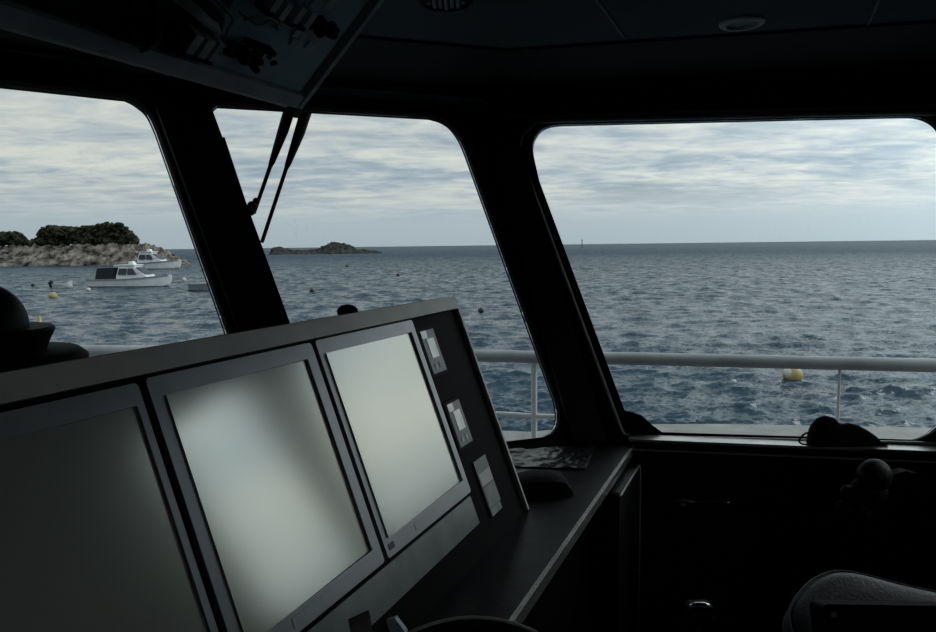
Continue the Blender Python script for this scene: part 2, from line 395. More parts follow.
# inner sill ledge below the right window
a = PR.px(628, 434.5); c = PR.px(985, 443)
A_ = PR.w(a); C_ = PR.w((c[0], a[1])); ctr = (A_ + C_) / 2 - nR * .046 + UP * .002
bm = box(B(), ctr, dR * ((C_ - A_).length / 2), nR * .028, UP * .004); struct(obj('trim_9', bm, 'sill_alu', bevel=.001))
a2_ = PR.px(600, 441); bm = pbox(B(), PR, a2_[0], c[0], a2_[1] - .022, a2_[1] - .018, -.076 * PR.out, 0); struct(obj('trim_12', bm, 'trim_grey', bevel=.001))
a2_ = PR.px(600, 441); bm = pbox(B(), PR, a2_[0], c[0], a2_[1] - .022, a2_[1] - .018, -.030 * PR.out, 0); struct(obj('trim_12', bm, 'trim_grey', bevel=.001))
# pillar casings over the creases
def casing(name, A, dl, dr, wl, wr):
    b = B(); nn = ((dl.cross(UP)) + (dr.cross(UP))).normalized()
    pts = []
    for q in A:
        if (V((0.1, .3, q.z)) - q).dot(nn) < 0: nn = -nn
        pts.append([q - dl * wl + nn * .002, q - dl * wl * .9 + nn * .03, q + dr * wr * .9 + nn * .03, q + dr * wr + nn * .002])
    lo = [b.verts.new(p) for p in pts[0]]; hi = [b.verts.new(p) for p in pts[1]]
    b.faces.new(lo); b.faces.new(hi[::-1])
    for k in range(4): b.faces.new((lo[k], lo[(k + 1) % 4], hi[(k + 1) % 4], hi[k]))
    return struct(obj(name, b, 'pillar_black', bevel=.006))
casing('trim_10', [cA[0], cA[0] + (cA[1] - cA[0]) * .94], az(70), dR, .062, .06)
casing('trim_11', [c12[0], c12[0] + (c12[1] - c12[0]) * .94], az(50), az(70), .06, .06)
# ------------------------------------------------------------------ instrument console
s_ = .37
P0 = hz(525, 510, .98)
PC = Plane(P0, u, UP + b90 * s_)                # e1=u ; normal
if PC.n.dot(EYE - P0) < 0: PC.n = -PC.n          # n faces the viewer
U1 = -1.42
VT = .531
con = thing('instrument_console', P0 - u * .6 - UP * .98, 'long black sloping instrument console with a grey lip, holding three large screens', 'console')
top = PC.w((0, VT, 0)); tz = top.z
lip_ = PC.w((0, VT, -.004)); LZ = lip_.z - .055
prof = [PC.w((0, 0, 0)), PC.w((0, VT - .004, 0)), lip_, lip_ + b90 * .016, V((lip_.x, lip_.y, LZ)) + b90 * .024, V((lip_.x, lip_.y, LZ)) + b90 * .24, PC.w((0, 0, 0)) + b90 * .42]
bm = prism(B(), prof, u * U1); obj('housing', bm, 'console_black', con)
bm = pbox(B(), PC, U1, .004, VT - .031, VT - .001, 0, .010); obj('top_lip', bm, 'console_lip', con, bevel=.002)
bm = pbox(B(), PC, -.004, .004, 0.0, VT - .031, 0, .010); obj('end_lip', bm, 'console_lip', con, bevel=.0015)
bm = pbox(B(), PC, U1, -.236, .058, .116, 0, .004); obj('lower_panel', bm, 'panel_satin', con, bevel=.002)
# screens
MTILT = rad(1.5)                                 # each glass is turned a little in its bezel to place the pillar's reflection
PB = Plane(PC.w((0, 0, .010)), PC.e1, PC.e2)
if PB.n.dot(PC.n) < 0: PB.n = -PB.n
def screen_thing(name, quad, scr, label):
    def box4(q):                                  # tl, tr, br, bl
        p = [PB.px(*x) for x in q]; return (p[0][0] + p[3][0]) / 2, (p[1][0] + p[2][0]) / 2, (p[2][1] + p[3][1]) / 2, (p[0][1] + p[1][1]) / 2
    u0, u1, v0, v1 = box4(quad); a0, a1, b0, b1 = box4(scr)
    e = thing('monitor', PB.w(((u0 + u1) / 2, v0, 0)), label, 'monitor', 'flat screens set in the console')
    bm = plate(B(), PB, rrect(u0, u1, v0, v1, .006), [rrect(a0, a1, b0, b1, .002)], -.0095, 0); obj('bezel', bm, 'bezel', e, bevel=.001)
    an = MTILT; cu_ = ((a0 + a1) / 2, (b0 + b1) / 2, -.001)
    e1_ = PB.e1 * cos(an) - PB.n * sin(an); n_ = PB.n * cos(an) + PB.e1 * sin(an)
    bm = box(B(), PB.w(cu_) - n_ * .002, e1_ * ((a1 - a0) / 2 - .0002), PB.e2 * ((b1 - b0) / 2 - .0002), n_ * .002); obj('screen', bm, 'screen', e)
    bm = pbox(B(), PB, u0 + .010, u0 + .026, v0 + .010, v0 + .020, .0002, .0010); obj('menu_button', bm, 'bezel_dark', e)
    bm = pbox(B(), PB, u0 + .10, u1 - .03, v0 + .008, v0 + .021, .0002, .0008); obj('control_strip', bm, 'bezel', e, bevel=.0003)
    return e
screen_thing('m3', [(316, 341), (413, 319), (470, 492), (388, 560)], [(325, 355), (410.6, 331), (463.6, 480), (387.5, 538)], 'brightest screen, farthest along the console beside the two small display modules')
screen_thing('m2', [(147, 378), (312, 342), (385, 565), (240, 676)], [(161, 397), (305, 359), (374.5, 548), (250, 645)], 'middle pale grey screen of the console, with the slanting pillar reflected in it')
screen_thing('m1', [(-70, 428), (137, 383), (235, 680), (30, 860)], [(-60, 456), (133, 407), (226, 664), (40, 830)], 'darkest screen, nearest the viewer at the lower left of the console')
# small display modules
def pc(x, y): return PC.px(x, y)
def module(q):                                   # four corners in the photo: tl, tr, br, bl
    a, b_, c_, d_ = [V(pc(*p)) for p in q]
    uc = (a.x + b_.x + c_.x + d_.x) / 4; vc = (a.y + b_.y + c_.y + d_.y) / 4; h = ((a - d_).length + (b_ - c_).length) / 2; w = ((b_.x - a.x) + (c_.x - d_.x)) / 2
    return uc, vc, w, h
uc, vc, w, h = module([(417, 330), (433, 329), (448, 373), (433, 377)]); print('mod1', uc, vc, w, h)
uc2, vc2, w2, h2 = module([(443, 402), (458, 400), (474, 444), (460, 450)]); print('mod2', uc2, vc2, w2, h2)
uc, vc, uc2, vc2 = -.196, .421, -.190, .259
W = .074; H = .105
md = thing('display_module', PC.w((uc, vc, 0)), 'upper small display module with a lit-looking panel, right of the brightest screen', 'display', 'small display modules on the console end')
bm = pbox(B(), PC, uc - W / 2, uc + W / 2, vc - H / 2, vc + H / 2, .0005, .010); obj('body', bm, 'plastic_black', md, bevel=.003)
bm = pbox(B(), PC, uc - W / 2 + .008, uc + W / 2 - .004, vc - H / 2 + .006, vc + H / 2 - .006, .0095, .0110); obj('face', bm, 'module_face', md, bevel=.0006)
bm = pbox(B(), PC, uc - .012, uc + .020, vc - .014, vc + .028, .0108, .0118); obj('display', bm, 'module_screen', md)
bm = pbox(B(), PC, uc - .028, uc - .004, vc + .030, vc + .046, .0108, .0118); obj('display', bm, 'module_screen', md)
for k in (-.014, .006):
    bm = pbox(B(), PC, uc + k, uc + k + .008, vc - .038, vc - .026, .0108, .0120); obj('button', bm, 'label_plate', md, bevel=.0006)
md2 = copy_tree(md); md2.location = PC.w((uc2, vc2, 0)); md2['label'] = 'lower of the two small display modules, above the paper label card'
uc, vc, w, h = module([(474, 462), (487, 455), (504, 497), (492, 510)]); print('card', uc, vc, w, h)
cd_ = thing('label_card', PC.w((uc, vc, 0)), 'striped pale and grey label card on the console end below the display modules', 'label card')
uc, vc = -.143, .117
W = .066; H = .104
bm = pbox(B(), PC, uc - W / 2, uc + W / 2, vc - H / 2, vc + H / 2, .0005, .004); obj('card', bm, 'module_face', cd_)
bm = pbox(B(), PC, uc - W / 2 + .003, uc + W / 2 - .003, vc - .004, vc + .024, .0038, .0048); obj('pale_band', bm, 'card_white', cd_)
bm = pbox(B(), PC, uc - W / 2 + .003, uc + W / 2 - .003, vc - .052, vc - .008, .0038, .0048); obj('grey_band', bm, 'card_mid', cd_)
pbp = PC.px(494, 509)
bm = pbox(B(), PC, pbp[0] - .028, pbp[0] + .028, pbp[1] - .008, pbp[1] + .008, .0005, .006); tag(obj('name_plate', bm, 'card_mid', bevel=.001), 'small pale plate under the label card near the foot of the console end', 'plate')
# knob and domed compass on the console top
P_top = PC.w((0, VT, -.004))
q = hz(348, 313, LZ) ; q = PC.w((PC.px(348, 312)[0], VT, -.004)) + b90 * .045 + u * .07; q.z = LZ
kb = thing('bullet_lamp', q, 'small black domed lamp on the console top edge in front of the sea', 'lamp')
bm = lathe(B(), q, [(.014, 0), (.014, .050), (.012, .054)]); obj('base', bm, 'rubber', kb, smooth=True)
bm = ball(B(), q + V((0, 0, .054)), .021, .015, .014); obj('dome', bm, 'plastic_black', kb, smooth=True)
q = hz(-12, 388, LZ); k_ = (q - lip_).dot(b90); q = q if .09 < k_ < .17 else q + ray(-12, 388) * 0
print('compass', q, k_)
D = q.y
sc = D / FPX
q.z += .001
cp = thing('domed_compass', q, 'black domed compass with a wide rim standing on the console at the left edge', 'compass')
pl = [(34 * sc, 0), (36 * sc, 12 * sc), (88 * sc, 14 * sc), (92 * sc, 18 * sc), (92 * sc, 28 * sc), (84 * sc, 35 * sc), (45 * sc, 37 * sc)]
bm = lathe(B(), q, pl, 36); obj('foot', bm, 'rubber', cp, smooth=True)
bm = lathe(B(), q, [(54 * sc, 36 * sc), (57 * sc, 44 * sc), (61 * sc, 52 * sc), (63 * sc, 57 * sc), (61 * sc, 60 * sc), (38 * sc, 60 * sc)], 36); obj('rim', bm, 'plastic_black', cp, smooth=True)
bm = lathe(B(), q, [(40 * sc, 58 * sc)] + [(40 * sc * cos(rad(a)), 62 * sc + 44 * sc * sin(rad(a))) for a in range(0, 91, 9)], 36); obj('dome', bm, 'dome_glass', cp, smooth=True)
# ------------------------------------------------------------------ side counter (worktop, body, padding)
WZ = .98
far = hz(632, 445, WZ); near = far - u * 2.0
ne = -b90                                         # towards the room
nfar = far - u * 1.0
i2 = cA[0]
ct = thing('side_counter', V((.05, 1.2, 0)), 'black counter with a pale front edge running from the console to the corner pillar', 'counter')
# worktop polygon: front edge near->far, along right wall, along front wall, back under the console
n2 = -P2.n * P2.out; n2h = V((n2.x, n2.y, 0)).normalized(); nRh = -nR
pA = V((far.x, far.y, 0))
pB = V((cA[0].x, cA[0].y, 0)) + (n2h + nRh).normalized() * .035
pC2 = V((cA[0].x, cA[0].y, 0)) - az(70) * .88 + n2h * .03
pD = V((P0.x, P0.y, 0)) - u * 1.30 + b90 * .30
pE = V((pA.x, pA.y, 0)) - u * 1.95
pF = pE + b90 * .25
tpl = [pA, pB, pC2, pD, pF, pE]
bm = prism(B(), [V((p.x, p.y, WZ - .03)) for p in tpl], (0, 0, .03)); obj('worktop', bm, 'worktop', ct)
cc = V((pA.x, pA.y, WZ - .012)) - u * .975
bm = box(B(), cc + ne * .004, u * .977, ne * .005, UP * .012); obj('edge_trim', bm, 'edge_trim', ct, bevel=.003)
b_in = [V((p.x, p.y, 0)) for p in (pA + b90 * .05 - u * .04, pB + b90 * .04 - u * .05, pC2 + V((0.05, -.1, 0)), pD, pF + u * .02, pE + b90 * .03 + u * .02)]
bm = prism(B(), b_in, (0, 0, WZ - .03)); obj('body', bm, 'console_black', ct)
# padded panel
P_side = Plane(V((pA.x, pA.y, 0)) + ne * .0, u, UP)
if P_side.n.dot(ne) < 0: P_side.n = -P_side.n
bm = plate(B(), P_side, rrect(-.33, -.01, .12, WZ - .045, .03, 5), [], -.048, .028); pd = obj('padded_panel', bm, 'leather_black', ct, bevel=.012)
bm = tube(B(), [P_side.w((p[0], p[1], .028)) for p in [(-.32, WZ - .05), (-.05, WZ - .05), (-.025, WZ - .055), (-.013, WZ - .075), (-.011, WZ - .2), (-.011, .5), (-.011, .15)]], .0035, 8); obj('piping', bm, 'piping', pd, smooth=True)
# black case on the worktop, crumpled mat
q = hz(547, 497, WZ)
bm = B()
prf = [(-.075, 0), (-.078, .020), (-.065, .040), (-.03, .047), (.02, .046), (.05, .038), (.066, .018), (.070, 0)]
dx = V((.97, .1, 0)).normalized(); dy = V((-dx.y, dx.x, 0))
rings = []
for k, (sv, off) in enumerate([(.0, 0), (.75, .004), (1, .02), (1, .07), (.8, .085), (0, .09)]):
    rings.append([bm.verts.new(q + dx * (a_ * (.85 + .15 * sv)) + dy * off + UP * (h_ * (.25 + .75 * sv) if h_ else 0)) for a_, h_ in prf])
for A_, C_ in zip(rings, rings[1:]):
    for k in range(len(prf) - 1): bm.faces.new((A_[k], A_[k + 1], C_[k + 1], C_[k]))
    bm.faces.new((A_[-1], A_[0], C_[0], C_[-1]))
bm.faces.new(rings[0]); bm.faces.new(rings[-1])
bmesh.ops.remove_doubles(bm, verts=bm.verts, dist=.0005)
case = obj('soft_case', bm, 'cloth_black', smooth=True); tag(case, 'rounded black soft case lying on the counter beside the console end', 'case')
bm = B(); g = {}
a0 = hz(465, 473, WZ)
q1, q2, q3, q4 = hz(470, 466, WZ), hz(585, 470, WZ), hz(596, 446, WZ), hz(500, 452, WZ)
NX, NY = 60, 30
for zlev in (0, 1):
    for i in range(NX + 1):
        for j in range(NY + 1):
            s1, t1 = i / NX, j / NY; p = (q1 * (1 - s1) + q2 * s1) * (1 - t1) + (q4 * (1 - s1) + q3 * s1) * t1
            hh = .0012 if zlev == 0 else .003 + .008 * abs(noise.noise(p * 22)) + .004 * noise.noise(p * 60) ** 2
            g[zlev, i, j] = bm.verts.new(V((p.x, p.y, WZ + hh)))
for zlev in (0, 1):
    for i in range(NX):
        for j in range(NY): bm.faces.new((g[zlev, i, j], g[zlev, i + 1, j], g[zlev, i + 1, j + 1], g[zlev, i, j + 1]))
for i in range(NX):
    for j in (0, NY): bm.faces.new((g[0, i, j], g[0, i + 1, j], g[1, i + 1, j], g[1, i, j]))
for j in range(NY):
    for i in (0, NX): bm.faces.new((g[0, i, j], g[0, i, j + 1], g[1, i, j + 1], g[1, i, j]))
tag(obj('crumpled_bag', bm, 'mat_plastic', smooth=True), 'crumpled dark plastic sheet spread on the counter behind the black soft case', 'plastic sheet')
# grey bracket and blue paper by the screens
q = hz(368, 712, WZ)
br_ = thing('card_holder', q, 'small dark grey upright holder below the middle screen at the bottom edge', 'holder')
bm = box(B(), q + V((0, 0, .066)), V((.013, .004, .004)), V((-.002, .006, .002)), V((-.008, 0, .066))); obj('back_plate', bm, 'grey_plastic', br_, bevel=.0015)
bm = box(B(), q + V((-.018, .004, .05)), V((.003, .001, 0)), V((-.002, .010, 0)), V((-.006, 0, .05))); obj('side_plate', bm, 'grey_plastic', br_, bevel=.001)
q = hz(392, 650, WZ)
bm = prism(B(), [q + V((-.018, 0, 0)), q + V((.024, -.004, 0)), q + V((.020, 0.006, .026)), q + V((.004, .010, .046)), q + V((-.016, .008, .042))], V((.003, .008, 0)))
tag(obj('folded_paper', bm, 'paper_blue'), 'pale blue folded paper corner showing at the bottom edge beside the wheel', 'paper')
# steering wheel
Yw = .62
tp = atY(458, 625, Yw); wr = .135
wn = (EYE - V((0, .62, 1.1))).normalized(); wn = (wn + V((.15, 0, .05))).normalized()
wu = (UP - wn * UP.dot(wn)).normalized(); wx = wu.cross(wn).normalized()
wc = tp - wu * wr
wl = thing('steering_wheel', wc, 'slim black rimmed steering wheel, only its shiny top arc showing at the bottom', 'steering wheel')
bm = tube(B(), [wc + (wx * cos(a) + wu * sin(a)) * wr for a in [2 * pi * k / 64 for k in range(64)]], .0075, 12, closed=True); obj('rim', bm, 'leather_black', wl, smooth=True)
bm = tube(B(), [wc + (wx * cos(a) + wu * sin(a)) * (wr + .0045) + wn * .0058 for a in [2 * pi * k / 64 for k in range(64)]], .0018, 6, closed=True); obj('rim_highlight', bm, 'piping', wl, smooth=True)  # pale tube painted in as the highlight along the rim
for a in (0, pi, -pi / 2):
    bm = tube(B(), [wc - wn * .02 + (wx * cos(a) + wu * sin(a)) * r for r in (.02, .08)] + [wc + (wx * cos(a) + wu * sin(a)) * (wr - .004)], [.009, .007, .005], 8); obj('spoke', bm, 'plastic_black', wl, smooth=True)
bm = lathe(B(), wc - wn * .035, [(.0, 0), (.03, 0), (.032, .01), (.028, .022), (.0, .026)], 24, wn); obj('hub', bm, 'plastic_black', wl, smooth=True)
ends = wc - wn * .03; tgt = V((ends.x - .02, ends.y + .10, 0)); tgt = V((pE.x, pE.y, 0)) + u * ((ends - V((pE.x, pE.y, 0))).dot(u) + .06) + UP * .85 + b90 * .0
bm = tube(B(), [ends, ends * .4 + tgt * .6, tgt], .013, 12); obj('column', bm, 'plastic_black', wl, smooth=True)
# ------------------------------------------------------------------ overhead electrical panel
corner = atY(298, 106, 1.45)
kf, hf = .1774, .165
PO = Plane(corner, u, (-b90 * kf + UP * hf))
if PO.n.dot(EYE - corner) < 0: PO.n = -PO.n
LO = math.hypot(.27, .25) * (ZC - corner.z) / .25
hO = (ZC - corner.z) / PO.e2.z
oh = thing('overhead_panel', corner + UP * (ZC - corner.z) - u * .6, 'sloping overhead equipment box with a teal mounting plate and grey frame, top left', 'overhead console')
UL = -1.9
prof = [corner, PO.w((0, hO, 0)), PO.w((0, hO, 0)) + b90 * (.30), corner + b90 * .03]
prof[2] = V((prof[3].x, prof[3].y, ZC))
for p in prof: p.z = min(p.z, ZC - .001)
bm = prism(B(), [p - PO.n * .012 for p in prof[:2]] + prof[2:], u * UL); obj('housing', bm, 'overhead_frame', oh)
bm = pbox(B(), PO, UL, .0, -.002, .026, -.014, .006); obj('lower_frame', bm, 'overhead_frame', oh, bevel=.002)
bm = pbox(B(), PO, -.006, .006, .0, hO - .012, -.014, .008); obj('end_frame', bm, 'overhead_frame', oh, bevel=.0015)
xs = PO.px(190, 70)[0]
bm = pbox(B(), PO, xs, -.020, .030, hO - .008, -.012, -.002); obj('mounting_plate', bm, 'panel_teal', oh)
bm = pbox(B(), PO, UL + .01, xs - .002, .030, hO - .008, -.012, -.003); obj('dark_section', bm, 'panel_black', oh)  # left part of the panel, plain near-black
def po(x, y): return PO.px(x, y)
def blk(name, x0, x1, yc_, hh, mt, d=.03, parent=oh, tilt=0):
    a = po(x0, yc_[0]); c = po(x1, yc_[1]); bm = pbox(B(), PO, a[0], c[0], (a[1] + c[1]) / 2 - hh / 2, (a[1] + c[1]) / 2 + hh / 2, -.002, d); return obj(name, bm, mt, parent, bevel=.002)
def at_po(name, x, y, w, h, mt, d=.03):
    a = po(x, y); bm = pbox(B(), PO, a[0] - w / 2, a[0] + w / 2, a[1] - h / 2, a[1] + h / 2, -.002, d); return obj(name, bm, mt, oh, bevel=.0015)
for (x, y) in [(185, 33), (197, 38), (208.5, 42)]:
    r = at_po('relay', x, y, .0155, .034, 'relay', .028); at = po(x, y)
    bm = pbox(B(), PO, at[0] - .012, at[0] + .012, at[1] - .028, at[1] - .016, -.002, .020); obj('socket', bm, 'plastic_black', r)
for (x, y) in [(277, 2), (291, 6), (302, 11), (268, -6)]:
    r = at_po('relay', x, y, .0135, .030, 'relay', .026); at = po(x, y)
    bm = pbox(B(), PO, at[0] - .010, at[0] + .010, at[1] - .026, at[1] - .014, -.002, .020); obj('socket', bm, 'plastic_black', r)
for (x, y) in [(299, 34), (315, 30), (296, 43), (311, 46), (318, 2), (331, 4)]: at_po('label_plate', x, y, .026, .016 if y > 20 else .03, 'label_plate', .002)
a = po(218, 54); 
for (x, y, r) in [(223, 40, .016), (232, 44, .017), (241, 50, .015), (252, 58, .012), (262, 52, .008)]:
    a = po(x, y); bm = B()
    for k in range(7): ball(bm, PO.w((a[0] + random.uniform(-.012, .012), a[1] + random.uniform(-.008, .008), .006 + random.uniform(0, .02))), r * random.uniform(.4, .7), seg=10)
    obj('terminal_block', bm, 'plastic_black', oh, smooth=True)
for (x, y) in [(310, 17), (322, 20), (328, 26)]:
    a = po(x, y); bm = B()
    for k in range(8): ball(bm, PO.w((a[0] + random.uniform(-.014, .014), a[1] + random.uniform(-.010, .010), .006 + random.uniform(0, .02))), .014 * random.uniform(.4, .7), seg=10)
    obj('terminal_block', bm, 'plastic_black', oh, smooth=True)
bm = pbox(B(), PO, po(262, 45)[0] - .045, po(262, 45)[0] + .02, po(262, 45)[1] - .004, po(262, 45)[1] + .004, 0, .02); obj('rail', bm, 'plastic_black', oh)
at_po('terminal_block', 219, 52, .020, .014, 'relay', .015)
def wire(pts, r, mt, name='wire'):
    P3 = [PO.w((*po(x, y), d)) for x, y, d in pts]; bm = tube(B(), smooth_loop(P3), r, 8); obj(name, bm, mt, oh, smooth=True)
wire([(172, -8, .0), (188, 2, .02), (199, 12, .022), (207, 18, .02), (212, 30, .01)], .008, 'wire_white', 'cable_bundle')
wire([(205, -6, .01), (216, 6, .02), (214, 20, .02), (219, 34, .0)], .003, 'wire_green')
wire([(212, -6, .01), (224, 8, .024), (220, 22, .02), (226, 38, .0)], .0025, 'wire_white')
wire([(236, 8, .01), (250, 16, .02), (262, 12, .02), (272, 8, .01)], .0022, 'wire_green')
wire([(240, 16, .01), (254, 8, .02), (270, 14, .02), (278, 30, .0)], .002, 'wire_white')
wire([(262, 0, .01), (274, 12, .02), (279, 28, .0)], .002, 'wire_green')
wire([(130, 2, .0), (122, 14, .03), (128, 26, .04), (142, 32, .02), (140, 50, .0)], .006, 'rubber')
wire([(150, -4, .0), (144, 10, .03), (138, 24, .04), (142, 44, .01)], .005, 'plastic_black')
a = po(138, 24); bm = lathe(B(), PO.w((a[0], a[1], .0)), [(.02, 0), (.02, .03), (.012, .034), (0, .034)], 20, PO.n); obj('round_socket', bm, 'plastic_black', oh, smooth=True)
# ------------------------------------------------------------------ wiper outside the front window
s = P2.out
def p2(x, y, w): a = P2.px(x, y); q_ = P2.w((a[0], a[1], 0)); d = (q_ - EYE).normalized(); k = w / abs(d.dot(P2.n)); return q_ + d * k
def w2(x, y, off): d = ray(x, y); o_ = P2.o + P2.n * (s * off); return hit(x, y, o_, P2.n)
wp = thing('window_wiper', w2(300, 100, .16), 'black twin arm wiper hanging outside the front window next to the left pillar', 'wiper')
bm = tube(B(), [w2(295, 92, .16), w2(283, 131, .15), w2(272, 162, .145), w2(270, 167, .14), w2(254, 213, .125)], [.021, .018, .010, .0068, .006], 10); obj('arm', bm, 'rubber', wp, smooth=True)
bm = tube(B(), [w2(311, 96, .16), w2(299, 134, .15), w2(288, 164, .145), w2(286, 169, .14), w2(262, 242, .12)], [.021, .018, .010, .0066, .006], 10); obj('arm', bm, 'rubber', wp, smooth=True)
bm = tube(B(), [w2(223, 138, .085), w2(245, 208, .09), w2(268, 275, .085)], [.006, .009, .006], 8); obj('blade', bm, 'rubber', wp, smooth=True)
bm = ball(B(), w2(252, 206, .11), .016, seg=12); ball(bm, w2(251, 212, .10), .012, seg=12); ball(bm, w2(256, 201, .11), .011, seg=10); obj('pivot', bm, 'rubber', wp, smooth=True)
bm = lathe(B(), w2(300, 86, .10), [(0, 0), (.05, 0), (.05, .12), (.04, .14), (0, .14)], 20, P2.n * s); obj('motor_housing', bm, 'rubber', wp, smooth=True)
# ------------------------------------------------------------------ things around the right window
def wallpt(x, y, w=0): d = hit(x, y, PR.o - PR.n * PR.out * w, PR.n); return d
sl = wallpt(700, 440, .03); szl = sl.z
ldg = PR.w(PR.px(628, 434.5)).z + .0068
Yc = 2.08
def sb(x, y, dy=0): return atY(x, y, Yc + dy)
# sill object: crumpled black cap
q0 = wallpt(838, 441, .046); q0.z = ldg
cx = thing('cloth_cap', q0, 'black crumpled cap with a strap loop lying on the sill of the right window', 'cap')
pxm = q0.y / FPX * 1.1
def sil(dx_, h_, dy_=0): return q0 + V((dx_ * pxm, dy_, h_ * pxm))
bm = B()
prof = [(-27, 3, 4), (-26.5, 12, 10), (-24.5, 19, 17), (-20, 25, 24), (-13, 27.5, 27), (-5, 25.5, 25), (-.5, 21, 20), (3, 19.5, 18), (10, 20, 18), (18, 18, 16), (27, 13, 13), (35, 7.5, 7), (39, 3, 3)]
rings = []
NS = 14
for (x_, h_, _) in prof:
    ring = []
    for k in range(NS):
        a = pi * k / (NS - 1); ring.append(bm.verts.new(sil(x_, h_ * max(0.0, sin(a)) ** .7, 0) + V((0, -cos(a) * .026 * (.4 + .6 * min(1, h_ / 20)), 0))))
    rings.append(ring)
for A_, C_ in zip(rings, rings[1:]):
    for k in range(NS - 1): bm.faces.new((A_[k], A_[k + 1], C_[k + 1], C_[k]))
    bm.faces.new((A_[-1], A_[0], C_[0], C_[-1]))
bm.faces.new(rings[0]); bm.faces.new(rings[-1])
obj('crown', bm, 'cloth_black', cx, smooth=True)
bm = tube(B(), smooth_loop([sil(-24, 12), sil(-33, 11, -.01), sil(-38, 5, -.012), sil(-34, 1.5, -.012), sil(-22, 1.2, -.012), sil(-12, 1.2, -.01)]), .0028, 8); obj('strap', bm, 'rubber', cx, smooth=True)
bm = box(B(), sil(15, 1.5, -.012), (28 * pxm, 0, 0), (0, .008, 0), (0, 0, 1.4 * pxm)); obj('brim', bm, 'cloth_black', cx, bevel=.001)
# lever handle on the wall
def wl_(x, y, w):                                # vertical wall below the sill
    a = V((cA[0].x, cA[0].y, 0)); return hit(x, y, a - nR * w, nR)
q = wl_(682, 500, 0)
hd = thing('lever_handle', q, 'slim metal lever handle on the black wall below the right window', 'handle')
bm = lathe(B(), q, [(.012, 0), (.012, .006), (.008, .008), (.008, .035), (0, .036)], 16, -nR); obj('rosette', bm, 'trim_grey', hd, smooth=True)
bm = tube(B(), [wl_(674, 501, .034), wl_(683, 500, .04), wl_(693, 502, .036)], [.006, .010, .006], 10); obj('grip', bm, 'edge_trim', hd, smooth=True)
bm = tube(B(), smooth_loop([wl_(690, 502, .036), wl_(705, 501.5, .036), wl_(724, 501.5, .034), wl_(730, 503, .03), wl_(734, 501, .012)]), .0032, 8); obj('lever', bm, 'edge_trim', hd, smooth=True)
# throttle pedestal
q = atY(699, 612, 1.32)
th = thing('throttle_lever', V((q.x, q.y, 0)), 'single chrome topped throttle lever rising in front of the dark wall at the bottom', 'throttle lever')
bm = plate(B(), Plane(V((q.x, q.y, q.z)), V((1, 0, 0)), UP), rrect(-.027, .027, -.022, .018, .012, 5), [], -.014, .014); obj('grip', bm, 'plastic_black', th, bevel=.005)
Pq = Plane(V((q.x, q.y, q.z)), V((1, 0, 0)), UP)
bm = tube(B(), [V((q.x - .023, q.y - .004, q.z + .008)), V((q.x - .017, q.y - .004, q.z + .015)), V((q.x - .008, q.y - .004, q.z + .0175)), V((q.x + .008, q.y - .004, q.z + .0175)), V((q.x + .017, q.y - .004, q.z + .015)), V((q.x + .023, q.y - .004, q.z + .008))], [.002, .004, .005, .005, .004, .002], 10); obj('chrome_cap', bm, 'chrome', th, smooth=True)
bm = tube(B(), [V((q.x - .026, q.y - .0145, q.z - .012)), V((q.x - .024, q.y - .0145, q.z - .002)), V((q.x - .016, q.y - .0145, q.z + .002)), V((q.x + .016, q.y - .0145, q.z + .002)), V((q.x + .024, q.y - .0145, q.z - .002)), V((q.x + .026, q.y - .0145, q.z - .012))], .0012, 6); obj('chrome_band', bm, 'chrome', th, smooth=True)
bm = tube(B(), [V((q.x, q.y, q.z - .02)), V((q.x, q.y + .01, q.z - .16))], .007, 10); obj('shaft', bm, 'chrome', th, smooth=True)
bm = abox(B(), q.x - .05, q.x + .05, q.y - .06, q.y + .06, 0, q.z - .15); obj('pedestal', bm, 'console_black', th, bevel=.01)
# pilot chair at the right: seat cushion seen from behind the armrest box
Yc = 1.32
def cpt(x, y, Y=Yc): return atY(x, y, Y)
cen = cpt(885, 640)
ch = thing('pilot_chair', V((cen.x, cen.y + .15, 0)), 'grey leather pilot chair cushion with stitched seams at the lower right corner', 'chair')
outl = [(796, 640), (790, 620), (791, 606), (799, 593), (812, 580), (829, 572), (845, 570.5), (866, 574), (900, 583), (936, 591), (975, 600), (1000, 612), (1010, 640), (1005, 690), (960, 705), (860, 705), (800, 690)]
PQ = Plane(V((0, Yc, cpt(885, 606).z)), V((1, 0, 0)), UP * .75 + V((0, 1, 0)))
ol = [PQ.px(*p) for p in outl]; sm = [tuple(p) for p in smooth_loop(ol + [ol[0]], 4)][:-1]
if PQ.n.y > 0: PQ.n = -PQ.n
bm = B(); rings = []
ccx = sum(p[0] for p in sm) / len(sm); ccy = sum(p[1] for p in sm) / len(sm)
for sc_, w_ in ((.05, .010), (.45, .010), (.8, .008), (.93, .003), (.985, -.004), (1.0, -.014), (1.0, -.05), (.96, -.066), (.5, -.07), (.05, -.07)):
    rings.append([bm.verts.new(PQ.w((ccx + (p[0] - ccx) * sc_, ccy + (p[1] - ccy) * sc_, w_))) for p in sm])
for A_, C_ in zip(rings, rings[1:]):
    for k in range(len(sm)): bm.faces.new((A_[k], A_[(k + 1) % len(sm)], C_[(k + 1) % len(sm)], C_[k]))
bm.faces.new(rings[0]); bm.faces.new(rings[-1])
cu = obj('cushion', bm, 'leather_grey', ch, smooth=True)
for q in ([(866, 575), (870, 583), (876, 602), (884, 640)], [(901, 585), (904, 591), (909, 604), (914, 640)], [(931, 592), (934, 598), (938, 610), (941, 640)]):
    pts = [PQ.w((*PQ.px(*p), w_)) for p, w_ in zip(q, (-.006, .003, .008, .010))]
    bm = tube(B(), smooth_loop(pts), .0016, 6); obj('seam', bm, 'rubber', cu, smooth=True)
